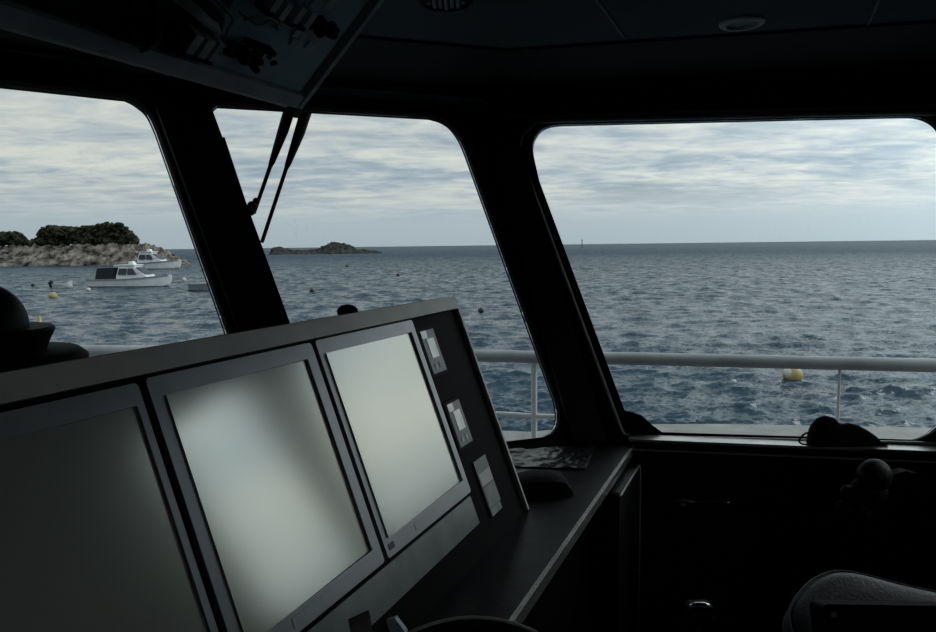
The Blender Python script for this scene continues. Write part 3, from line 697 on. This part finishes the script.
bm = tube(B(), [PQ.w((p[0], p[1], -.002)) for p in [sm[i] for i in range(len(sm))]], .0022, 6, closed=True); obj('piping', bm, 'leather_grey', cu, smooth=True)
bm = lathe(B(), (cen.x, Yc + .12, 0), [(.22, 0), (.22, .03), (.06, .05), (.05, .5), (.12, .56), (0, .56)], 28); obj('pedestal', bm, 'plastic_black', ch, smooth=True)
bm = abox(B(), cen.x - .05, cen.x + .22, Yc + .0, Yc + .30, .56, .66); obj('seat', bm, 'leather_black', ch, bevel=.03)
bm = abox(B(), cen.x - .03, cen.x + .03, Yc + .05, Yc + .14, .5, .80); obj('back_bracket', bm, 'plastic_black', ch, bevel=.005)
# armrest control box, in front of the cushion
Ya = 1.12
a = atY(822, 604, Ya); c = atY(945, 612, Ya)
ab = thing('armrest_box', V(((a.x + c.x) / 2, Ya, 0)), 'black rectangular control box with a recessed top in front of the grey chair cushion', 'control box')
PA = Plane(V((a.x, Ya, a.z)), V((1, 0, -.03)), V((0, .35, 1)))
if PA.n.y > 0: PA.n = -PA.n
W = .24
bm = plate(B(), PA, rrect(0, W, -.16, 0, .01), [rrect(.045, W - .02, -.035, -.006, .004)], -.045, .0); obj('shell', bm, 'console_black', ab, bevel=.003)
bm = pbox(B(), PA, .04, W - .015, -.15, -.004, -.044, -.010); obj('recess', bm, 'rubber', ab)
bm = pbox(B(), PA, .012, .022, -.02, -.012, 0, .003); obj('button', bm, 'grey_plastic', ab, bevel=.001)
bm = abox(B(), a.x + .08, a.x + .16, Ya - .01, Ya + .05, 0, a.z - .12); obj('post', bm, 'plastic_black', ab, bevel=.01)
# lumpy hand controller against the wall at right
Yj = 1.85
def j(x, y, d=0): return atY(x, y, Yj + d)
base = j(868, 470)
jt = thing('hand_controller', V((j(890, 520).x, Yj, 0)), 'black hand controller with rounded knobs standing under the cap on the sill', 'controller')
sj = Yj / FPX
bm = ball(B(), j(874, 476), 18 * sj, .035, 18 * sj); ball(bm, j(868, 492), 20 * sj, .03, 18 * sj); obj('head', bm, 'leather_black', jt, smooth=True)
bm = ball(B(), j(850, 494), 11 * sj, .022, 9 * sj, rot=Matrix.Rotation(.5, 3, 'Y')); ball(bm, j(846, 508), 12 * sj, .022, 9 * sj); ball(bm, j(858, 512), 14 * sj, .022, 14 * sj); obj('knuckle_grip', bm, 'leather_black', jt, smooth=True)
bm = ball(B(), j(830, 519), 8 * sj, .014, 5 * sj, rot=Matrix.Rotation(-.35, 3, 'Y')); obj('knob', bm, 'leather_black', jt, smooth=True)
bm = B(); pts = [(895, 474), (906, 471), (918, 474), (936, 484), (965, 500), (980, 530), (970, 560), (860, 560), (838, 535), (850, 505)]
prism(bm, [j(*p, .02) for p in pts], (0, .03, 0)); obj('fairing', bm, 'plastic_black', jt, bevel=.008)
bm = abox(B(), j(860, 0).x, j(960, 0).x, Yj + .01, Yj + .1, 0, j(900, 556).z); obj('stand', bm, 'plastic_black', jt, bevel=.01)
# ------------------------------------------------------------------ outside of the wheelhouse: deck, gunwale, railing
def railpt(x, y, z): return hz(x, y, z)
RZ = 1.05
rp = [hz(50, 350.5, RZ), hz(200, 351.5, RZ), hz(475, 355.5, RZ), hz(530, 357, RZ), hz(605, 358, RZ), hz(740, 361, RZ), hz(936, 365.5, RZ)]
d0 = (rp[0] - rp[1]).normalized(); d1 = (rp[-1] - rp[-2]).normalized()
rp = [rp[0] + V((-.9, -1.2, 0)) + d0 * 1.2, rp[0] + d0 * 1.1] + rp + [rp[-1] + d1 * .8, rp[-1] + d1 * .9 + V((.6, -1.6, 0))]
rs = smooth_loop(rp, 8)
rl = thing('railing', V((rp[4].x, rp[4].y, .6)), 'pale grey tubular deck railing outside the windows, running across the whole view', 'railing')
bm = tube(B(), rs, .031, 16); obj('top_rail', bm, 'rail_paint', rl, smooth=True)
lr = smooth_loop([V((p.x, p.y, .80 - .0 * 1)) for p in rp[:7]], 8)
zl = 1.6 - (418 - 244.5) / 700 * (rp[5].y)
lr = [V((p.x, p.y, zl)) for p in smooth_loop(rp[:6] + [rp[6] * .55 + rp[5] * .45], 8)]
bm = tube(B(), lr, .011, 12); obj('lower_rail', bm, 'white_paint', rl, smooth=True)
GZ = zl - .085
def gz(x): return float(np.interp(x, [-.5, .305, .68, 1.2, 2.06, 3], [.62, .635, .685, .712, .735, .75]))
def rail_at(x):
    best = min(rs, key=lambda p: abs((p - EYE).dot(CR) / (p - EYE).dot(CF) * FPX + 468 - x)); return best
for x, r in ((534, .015), (840, .0065), (-120, .015), (250, .015), (1060, .015)):
    p = rail_at(x)
    if x == 534 or x == 840:
        # exact place between samples
        for a_, b_ in zip(rs, rs[1:]):
            f = lambda p: (p - EYE).dot(CR) / (p - EYE).dot(CF) * FPX + 468
            if f(a_) <= x <= f(b_): p = a_ + (b_ - a_) * ((x - f(a_)) / (f(b_) - f(a_)))
    bm = tube(B(), [V((p.x, p.y, gz(p.x))), V((p.x, p.y, RZ - .02))], r, 12); obj('post', bm, 'white_paint', rl, smooth=True)
# gunwale cap and hull side
b = B(); L1 = []; L2 = []
for p, q in zip(rs, rs[1:] + [rs[-1] * 2 - rs[-2]]):
    d = (q - p).normalized(); nn = V((-d.y, d.x, 0)); L1.append(V((p.x, p.y, 0)) - nn * .10); L2.append(V((p.x, p.y, 0)) + nn * .14)
def sweep(b, A, C, z0, z1):
    k = [[b.verts.new(V((p.x, p.y, z0))) for p in A], [b.verts.new(V((p.x, p.y, z0))) for p in C], [b.verts.new(V((p.x, p.y, z1))) for p in C], [b.verts.new(V((p.x, p.y, z1))) for p in A]]
    for i in range(len(A) - 1):
        for q in range(4): b.faces.new((k[q][i], k[q][i + 1], k[(q + 1) % 4][i + 1], k[(q + 1) % 4][i]))
    b.faces.new([r[0] for r in k]); b.faces.new([r[-1] for r in k][::-1])
k_ = [[b.verts.new(V((p.x, p.y, gz(p.x) + dz))) for p in A_] for A_, dz in ((L1, -.05), (L2, -.05), (L2, 0), (L1, 0))]
for i in range(len(L1) - 1):
    for q_ in range(4): b.faces.new((k_[q_][i], k_[q_][i + 1], k_[(q_ + 1) % 4][i + 1], k_[(q_ + 1) % 4][i]))
b.faces.new([r_[0] for r_ in k_]); b.faces.new([r_[-1] for r_ in k_][::-1])
gw = obj('gunwale', b, 'gunwale_paint'); gw['kind'] = 'structure'
b = B(); L1b = [p * .995 for p in L1]; L2b = [(a_ * .35 + c_ * .65) for a_, c_ in zip(L1, L2)]; L3b = [(a_ * .55 + c_ * .45) for a_, c_ in zip(L1, L2)]
sweep(b, L3b, L2b, SEA - .5, GZ - .06); hs = obj('hull_side', b, 'boat_grey'); hs['kind'] = 'structure'
dk = [V((p.x, p.y, -.1)) for p in L3b]
b = prism(B(), dk + [V((dk[-1].x, YB - .3, -.1)), V((dk[0].x, YB - .3, -.1))], (0, 0, -.04)); o = obj('deck', b, 'deck_grey'); o['kind'] = 'structure'
# ------------------------------------------------------------------ sea
def build_sea():
    rng = np.random.default_rng(7)
    azs = list(np.arange(-42, 50, .11)) + list(np.arange(50, 318, 2.5)); azs = np.radians(np.array(azs))
    r = [5.0]
    while r[-1] < 1600: r.append(r[-1] + min(max(.045, r[-1] ** 2 / (4.2 * 700) * .75), max(.28, r[-1] / 1100)))
    while r[-1] < 9000: r.append(r[-1] * 1.22)
    r = np.array(r); dr = np.gradient(r)
    A, Rr = np.meshgrid(azs, r); X = Rr * np.sin(A); Y = Rr * np.cos(A); Z = np.zeros_like(X); DR = np.broadcast_to(dr[:, None], X.shape)
    DX = np.zeros_like(X); DY = np.zeros_like(X)
    for k in range(90):
        lam = .15 * (2.4 / .15) ** rng.random(); th = rad(-80) + rng.normal() * .7; kk = 2 * pi / lam
        amp = .0105 * lam ** .55 * rng.uniform(.5, 1.2); ph = rng.random() * 2 * pi
        cx, cy = cos(th), sin(th); arg = kk * (X * cx + Y * cy) + ph
        att = np.clip((lam / (DR + 1e-6) - 1.6) / 2.0, 0, 1)
        Z += att * amp * np.sin(arg); DX -= att * amp * .8 * cx * np.cos(arg) * -1; DY -= att * amp * .8 * cy * np.cos(arg) * -1
    X = X + DX; Y = Y + DY
    nr, na = X.shape; co = np.stack([X, Y, Z + SEA], -1).reshape(-1, 3).astype(np.float32)
    i = np.arange(nr - 1)[:, None]; jx = np.arange(na)[None, :]; j2 = (jx + 1) % na
    q = np.stack([i * na + jx, (i + 1) * na + jx, (i + 1) * na + j2, i * na + j2], -1).reshape(-1, 4)
    me = bpy.data.meshes.new('sea'); me.vertices.add(len(co)); me.vertices.foreach_set('co', co.ravel())
    me.loops.add(q.size); me.loops.foreach_set('vertex_index', q.ravel().astype(np.int32)); me.polygons.add(len(q))
    me.polygons.foreach_set('loop_start', np.arange(0, q.size, 4, dtype=np.int32)); me.polygons.foreach_set('loop_total', np.full(len(q), 4, dtype=np.int32))
    me.polygons.foreach_set('use_smooth', np.ones(len(q), bool)); me.update(calc_edges=True); me.validate()
    o = bpy.data.objects.new('sea', me); col.objects.link(o); me.materials.append(M['water']); o['kind'] = 'structure'
    if me.polygons[100].normal.z < 0: me.flip_normals()
build_sea()
def sea(x, y): return hz(x, y, SEA)
# buoys
def buoy(x, y, wpx, mt, label, kind='ball'):
    p = sea(x, y); D_ = (p - EYE).dot(CF); r = wpx / 2 * D_ / FPX
    b = B()
    if kind == 'ball': ball(b, p + UP * r * .55, r, r, r * .95, seg=20)
    elif kind == 'can': lathe(b, p - UP * r * .3, [(0, 0), (r * .6, 0), (r, r * .5), (r, r * .9), (r * .5, r * 1.4), (r * .3, r * 3.2), (0, r * 3.3)], 16)
    o = thing('buoy', p, label, 'buoy', 'mooring buoys')
    obj('float', b, mt, o, smooth=True)
    b = lathe(B(), p + UP * (r * 1.42), [(r * .22, 0), (r * .22, r * .12), (0, r * .14)], 10); obj('ring', b, 'buoy_dark', o)
    return o
bb = buoy(792.5, 380, 19, 'buoy_yellow', 'large yellow ball buoy just under the railing in the right window')
p = bb.location
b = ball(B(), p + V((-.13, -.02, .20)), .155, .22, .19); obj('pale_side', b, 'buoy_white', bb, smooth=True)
b = tube(B(), [p + V((-.34, -.05, -.1)), p + V((-.34, -.05, .3))], .02, 8); obj('pole', b, 'buoy_white', bb, smooth=True)
buoy(734, 383, 5, 'buoy_white', 'tiny pale float left of the large yellow buoy')
buoy(53, 298, 8, 'buoy_yellow', 'small yellow buoy below the white dinghy near the left edge')
buoy(40, 329, 9, 'buoy_yellow', 'yellow buoy with a pointed top seen just right of the domed compass', 'can')
buoy(88.5, 291, 4.5, 'buoy_white', 'white buoy close below the stern of the near white motorboat')
buoy(33, 286, 3.5, 'buoy_dark', 'tiny dark buoy left of the white dinghy')
buoy(184, 281, 4.5, 'buoy_white', 'pale buoy right of the near white motorboat bow')
buoy(398, 276, 3.5, 'buoy_dark', 'tiny dark buoy in the front window below the low islet')
buoy(481, 312, 6, 'buoy_dark', 'dark buoy in the front window just right of the console top corner')
buoy(312, 292, 5, 'buoy_dark', 'dark buoy in the front window, midway down the water below the islet')
buoy(347, 267, 3, 'buoy_dark', 'tiny dark buoy in the water just below the low islet')
b = B(); p = sea(582, 247.5); tube(b, [p, p + UP * 8.2], .45, 8); lathe(b, p + UP * 8, [(0, 0), (1.0, 0), (0, 2)], 8); tag(obj('channel_marker', b, 'buoy_dark', smooth=True), 'thin dark marker pole on the horizon in the right window', 'marker')
# boats
def loft(b, secs):
    R_ = [[b.verts.new(v) for v in s_] for s_ in secs]
    for A_, C_ in zip(R_, R_[1:]):
        for k in range(len(A_) - 1): b.faces.new((A_[k], A_[k + 1], C_[k + 1], C_[k]))
        b.faces.new((A_[-1], A_[0], C_[0], C_[-1]))
    b.faces.new(R_[0]); b.faces.new(R_[-1])
def motorboat(p, L, dirv, label, canvas=True, hull='boat_white', cabin=True, group='moored motorboats', sc=1, fly=False):
    f = V(dirv).normalized(); l = V((-f.y, f.x, 0)); o = thing('motorboat', p, label, 'boat', group)
    def q(a, w, h): return p + f * a * L + l * w * L + UP * h * L
    hb = B(); S = []
    for a, w, hs_, kz in ((-.5, .14, .085, -.03), (-.25, .15, .085, -.04), (0, .155, .095, -.04), (.22, .13, .11, -.04), (.38, .075, .125, -.03), (.47, .025, .135, .0), (.5, .004, .138, .06)):
        S.append([q(a, -w, hs_), q(a, -w * .86, kz + .03), q(a, 0, kz), q(a, w * .86, kz + .03), q(a, w, hs_), q(a, w * .9, hs_ - .004), q(a, -w * .9, hs_ - .004)])
    loft(hb, S); obj('hull', hb, hull, o)
    hb = B(); S = []
    for a, w in ((-.503, .126), (-.25, .134), (0, .138), (.22, .115), (.38, .066), (.462, .018)):
        S.append([q(a, -w, -.01), q(a, w, -.01), q(a, w * 1.015, .010), q(a, -w * 1.015, .010)])
    loft(hb, S); obj('waterline_stripe', hb, 'antifoul', o)
    hb = B(); S = []
    for a, w, hs_ in ((-.5, .142, .083), (0, .158, .092), (.22, .133, .107), (.38, .077, .122), (.47, .027, .132)):
        S.append([q(a, -w - .004, hs_ - .01), q(a, w + .004, hs_ - .01), q(a, w + .004, hs_ + .008), q(a, -w - .004, hs_ + .008)])
    loft(hb, S); obj('rubbing_strake', hb, 'boat_grey', o)
    if cabin:
        hb = B(); S = []
        for w, h, a0_, a1_ in ((.12, .09, -.13, .30), (.118, .12, -.13, .24), (.105, .235, -.10, .08), (.09, .25, -.08, .06)):
            S.append([q(a0_, -w, h), q(a1_, -w * .8, h), q(a1_, w * .8, h), q(a0_, w, h)])
        loft(hb, S); cb = obj('cabin', hb, hull, o)
        for side in (-1, 1):
            for (b0, b1, t0_, t1_) in ((-.105, -.005, -.09, .005), (.015, .125, .02, .075)):
                wl1 = .119; wt = .109
                hb = B(); pts = [q(b0, side * wl1, .145), q(b1, side * (wl1 - .012 if b1 > .1 else wl1), .145), q(t1_, side * wt * (.93 if b1 > .1 else 1), .218), q(t0_, side * wt, .218)]
                prism(hb, pts, l * (side * .004 * L)); obj('side_window', hb, 'boat_glass', cb)
        hb = B(); prism(hb, [q(.205, -.07, .14), q(.205, .07, .14), q(.10, .08, .225), q(.10, -.08, .225)], f * .012 * L + UP * .006 * L); obj('windscreen', hb, 'boat_glass', cb)
        hb = B(); prism(hb, [q(-.15, -.112, .25), q(-.15, .112, .25), q(.09, .095, .25), q(.09, -.095, .25)], UP * .012 * L); obj('cabin_roof', hb, hull, cb)
        hb = B(); prism(hb, [q(-.02, -.03, .262), q(.05, -.03, .262), q(.02, -.03, .30), q(-.02, -.03, .30)], l * .06 * L); obj('searchlight_pod', hb, hull, cb)
    if canvas:
        hb = B(); prism(hb, [q(-.40, -.125, .09), q(-.155, -.125, .09), q(-.155, -.115, .228), q(-.37, -.115, .222)], l * .24 * L); obj('canvas_cover', hb, 'canvas_navy', o, bevel=.02 * L)
    for side in (-1, 1):
        hb = B(); tube(hb, [q(a, side * w, h) for a, w, h in ((.10, .13, .12), (.12, .128, .16), (.3, .10, .175), (.46, .03, .185), (.47, .02, .14))], .0025 * L, 6); obj('bow_rail', hb, 'boat_grey', o)
    hb = B(); tube(hb, [q(-.42, 0, .09), q(-.42, 0, .27)], .0025 * L, 6); obj('mast', hb, 'boat_grey', o)
    return o
p = sea(133, 286.5); L = 84 * p.y / FPX; fd = az(98)
motorboat(p, L, fd, 'nearest white motorboat with a dark canvas cover over its stern')
p = sea(150, 269); L = 66 * p.y / FPX
motorboat(p, L, az(96), 'farther white motorboat half hidden behind the nearest motorboat, by the rocky shore', canvas=False)
p = sea(232, 290); L = 80 * p.y / FPX
motorboat(p, L, az(95), 'grey hulled boat mostly hidden behind the left window pillar', canvas=False, hull='boat_grey', cabin=False)
p = sea(63, 288); k = p.y / FPX
p = p + UP * .12
dg = thing('dinghy', p, 'small white dinghy with a dark outboard motor, left of the motorboats', 'dinghy')
b = B(); S = []
for a, w, h in ((-9, 4, 3.2), (0, 5, 3.4), (6, 3.5, 4.6), (9.5, .5, 6.2)):
    S.append([p + V((a * k, -w * k, h * k)), p + V((a * k, -w * .6 * k, 0)), p + V((a * k, w * .6 * k, 0)), p + V((a * k, w * k, h * k))])
loft(b, S); obj('hull', b, 'boat_white', dg)
b = box(B(), p + V((-11.5 * k, 0, 3 * k)), (1.6 * k, 0, 1 * k), (0, 1.5 * k, 0), (-.8 * k, 0, 2.6 * k)); obj('outboard_motor', b, 'canvas_navy', dg, bevel=.3 * k)
# ------------------------------------------------------------------ islands
def island(name, x0, x1, ywl, tops, label, mt, depth, cat, seed=1, rough=1.0):
    """heightfield: silhouette heights (photo pixels above the waterline) along the shore"""
    pc_ = sea((x0 + x1) / 2, ywl); Yd = pc_.y; k = Yd / FPX
    X0_ = atY(x0, ywl, Yd).x; W_ = atY(x1, ywl, Yd).x - X0_
    NX_, NY_ = 230, 70; b = B(); g = []
    for i in range(NX_ + 1):
        s1 = i / NX_; xp = x0 + (x1 - x0) * s1; h = np.interp(xp, [q[0] for q in tops], [q[1] for q in tops]) * k
        row = []
        for j_ in range(NY_ + 1):
            t1 = j_ / NY_; yy = t1 * depth
            prof_ = min(1, (t1 / .32) ** .75) if t1 < .32 else (1 if t1 < .6 else max(0, 1 - ((t1 - .6) / .4) ** 2))
            P = V(((X0_ + W_ * s1) * (1 + yy / Yd), Yd + yy, 0)); n1 = noise.fractal(P * (2.2 / (k * 14)), 1.0, 2.0, 5) ; n2_ = noise.cell(P * (1.0 / (k * 3.5))) if rough else 0
            hh = h * prof_ * (1 + .10 * n1) + k * 2.6 * rough * n1 * prof_ + k * 1.5 * rough * (n2_ - .5) * min(1, prof_ * 1.5)
            hh = hh if j_ not in (0, NY_) and i not in (0, NX_) else -2 * k
            jit = V((noise.noise(P * 1.3 / k * .3), noise.noise(P * 1.1 / k * .3 + V((9, 3, 1))), 0)) * k * 2.2
            row.append(b.verts.new(V((P.x, P.y, SEA - .3 + max(-2 * k, hh))) + jit))
        g.append(row)
    for i in range(NX_):
        for j_ in range(NY_): b.faces.new((g[i][j_], g[i + 1][j_], g[i + 1][j_ + 1], g[i][j_ + 1]))
    base = [r[0] for r in g] + g[-1][1:] + [r[-1] for r in g[::-1]][1:] + g[0][1:-1][::-1]
    b.faces.new(base[::-1])
    o = obj(name, b, mt); tag(o, label, cat)
    return k, Yd
topsA = [(-160, 16), (-60, 21), (0, 21), (10, 21.5), (28, 22), (60, 22), (100, 22.5), (132, 22.5), (148, 21.5), (160, 18), (170, 13), (178, 8.5), (185, 5), (191, 1.5)]
k, Yd = island('rocky_headland', -160, 192, 267, topsA, 'pale rocky headland with scrub on top, rising from the sea at the left', 'rock', 26, 'headland', rough=.8)
def bush(x0, x1, ytop_l, label, seed, Yoff=14, n=90):
    random.seed(seed); b = B(); Yb = Yd + Yoff
    for i in range(n):
        s1 = random.random(); x = x0 + (x1 - x0) * s1; yt = np.interp(x, [q[0] for q in ytop_l], [q[1] for q in ytop_l]); yb = 244
        y = yt + 1.6 + random.random() ** 1.0 * max(0.5, (yb - yt - 2)); r = random.uniform(1.0, 3.0); dY = random.uniform(-5, 5)
        
        if i % 7 == 0: r = 4.5; y = max(y, yt + 5.5)
        c_ = atY(x, max(y, yt + r * .9), Yb + dY); kk = Yb / FPX
        rr = bmesh.ops.create_icosphere(b, subdivisions=2, radius=r * kk)
        for v in rr['verts']:
            v.co *= 1 + .5 * noise.noise(v.co * 2.6 + c_); v.co.z *= .75; v.co += c_
    o = obj('scrub_bush', b, 'scrub'); tag(o, label, 'bush', 'dark scrub on the headland'); return o
bush(-20, 25, [(-20, 233), (0, 231), (15, 230.5), (22, 233), (26, 240)], 'dark scrub thicket on the headland cut by the left edge', 1, n=600)
bush(29, 42, [(29, 240), (34, 237), (42, 236)], 'low scrub clump on the headland between the two larger thickets', 2, n=26)
bush(39, 92, [(38, 234), (41, 227), (50, 224), (60, 225), (75, 226), (92, 224)], 'left half of the wide dark thicket crowning the headland', 3, n=460)
bush(88, 136, [(88, 226), (98, 223), (107, 220.5), (120, 222), (127, 226), (132, 232), (137, 238)], 'tallest dark thicket crowning the headland, at its right', 4, n=420)
topsB = [(270, 1), (273, 6), (280, 7.5), (286, 5), (300, 3.5), (318, 5), (326, 8), (333, 10.5), (341, 10), (350, 8), (356, 4), (368, 3), (377, 2.2), (381, .5)]
topsB = [(a, b_ * 1.12) for a, b_ in topsB]
island('rocky_islet', 270, 381, 254.2, topsB, 'low dark rocky islet on the horizon through the front window', 'rock_dark', 45, 'islet', rough=.35)
# ------------------------------------------------------------------ sky
w = bpy.data.worlds.new('sky'); bpy.context.scene.world = w; w.use_nodes = True; nt = w.node_tree; N = nt.nodes; L = nt.links
bg = N['Background']; tc = N.new('ShaderNodeTexCoord'); sep = N.new('ShaderNodeSeparateXYZ'); L.new(tc.outputs['Generated'], sep.inputs[0])
def math_(op, a, b_=None, clamp=False):
    n = N.new('ShaderNodeMath'); n.operation = op; n.use_clamp = clamp
    for i, v in enumerate((a, b_)):
        if v is None: continue
        if isinstance(v, (int, float)): n.inputs[i].default_value = v
        else: L.new(v, n.inputs[i])
    return n.outputs[0]
zc = math_('MAXIMUM', sep.outputs[2], .0); zz = math_('ADD', zc, .075)
cx = math_('DIVIDE', sep.outputs[0], zz); cy = math_('DIVIDE', sep.outputs[1], zz)
cmb = N.new('ShaderNodeCombineXYZ'); L.new(cx, cmb.inputs[0]); L.new(cy, cmb.inputs[1])
def nz(scale, det, rot, stretch, rough=.55, dist=.3):
    mp = N.new('ShaderNodeMapping'); mp.inputs['Rotation'].default_value = (0, 0, rad(rot)); mp.inputs['Scale'].default_value = (scale * stretch, scale, 1); L.new(cmb.outputs[0], mp.inputs[0])
    n = N.new('ShaderNodeTexNoise'); n.inputs['Scale'].default_value = 1; n.inputs['Detail'].default_value = det; n.inputs['Roughness'].default_value = rough; n.inputs['Distortion'].default_value = dist
    L.new(mp.outputs[0], n.inputs[0]); return n.outputs[0]
na = nz(.8, 7, 10, .55, .6, .4); nb = nz(3.4, 6, 4, .8, .6, .5)
cl = math_('ADD', math_('MULTIPLY', na, .62), math_('MULTIPLY', nb, .38))
ramp = N.new('ShaderNodeValToRGB'); L.new(cl, ramp.inputs[0]); E_ = ramp.color_ramp.elements
E_[0].position = .36; E_[0].color = (.32, .40, .48, 1); E_[1].position = .60; E_[1].color = (.80, .81, .76, 1)
e = E_.new(.45); e.color = (.44, .52, .585, 1); e = E_.new(.52); e.color = (.62, .67, .68, 1)
# horizon band
hzn = N.new('ShaderNodeValToRGB'); L.new(zc, hzn.inputs[0]); H_ = hzn.color_ramp.elements
H_[0].position = 0; H_[0].color = (.45, .53, .58, 1); H_[1].position = .12; H_[1].color = (.56, .60, .60, 1); e = H_.new(.045); e.color = (.50, .58, .63, 1); e = H_.new(.075); e.color = (.68, .70, .65, 1)
fac = N.new('ShaderNodeMapRange'); fac.inputs[1].default_value = .03; fac.inputs[2].default_value = .085; L.new(zc, fac.inputs[0])
mx = N.new('ShaderNodeMix'); mx.data_type = 'RGBA'; L.new(fac.outputs[0], mx.inputs[0]); L.new(hzn.outputs[0], mx.inputs[6]); L.new(ramp.outputs[0], mx.inputs[7])
# veiled sun to the right brightens the clouds around it
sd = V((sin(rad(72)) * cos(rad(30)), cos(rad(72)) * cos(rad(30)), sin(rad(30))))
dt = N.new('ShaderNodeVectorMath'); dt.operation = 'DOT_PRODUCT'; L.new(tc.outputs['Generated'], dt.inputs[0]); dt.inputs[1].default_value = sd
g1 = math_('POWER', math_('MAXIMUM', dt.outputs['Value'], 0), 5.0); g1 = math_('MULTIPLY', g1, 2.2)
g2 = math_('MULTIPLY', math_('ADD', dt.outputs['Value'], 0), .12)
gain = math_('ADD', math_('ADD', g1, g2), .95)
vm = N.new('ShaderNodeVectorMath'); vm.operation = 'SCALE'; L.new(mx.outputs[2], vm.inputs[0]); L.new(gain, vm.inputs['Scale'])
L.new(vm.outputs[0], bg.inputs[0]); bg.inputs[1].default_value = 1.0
sl_ = bpy.data.lights.new('sun', 'SUN'); sl_.energy = .8; sl_.angle = rad(30); sl_.color = (1, .96, .9); so = bpy.data.objects.new('sun', sl_); col.objects.link(so); so.rotation_euler = (-sd).to_track_quat('-Z', 'Y').to_euler()
sc = bpy.context.scene; vs = sc.view_settings; vs.view_transform = 'Standard'; vs.look = 'None'; vs.gamma = 1; vs.use_curve_mapping = False; vs.exposure = -.1
sc.cycles.max_bounces = 8; sc.cycles.transparent_max_bounces = 16; sc.cycles.sample_clamp_indirect = 5; sc.cycles.caustics_reflective = False
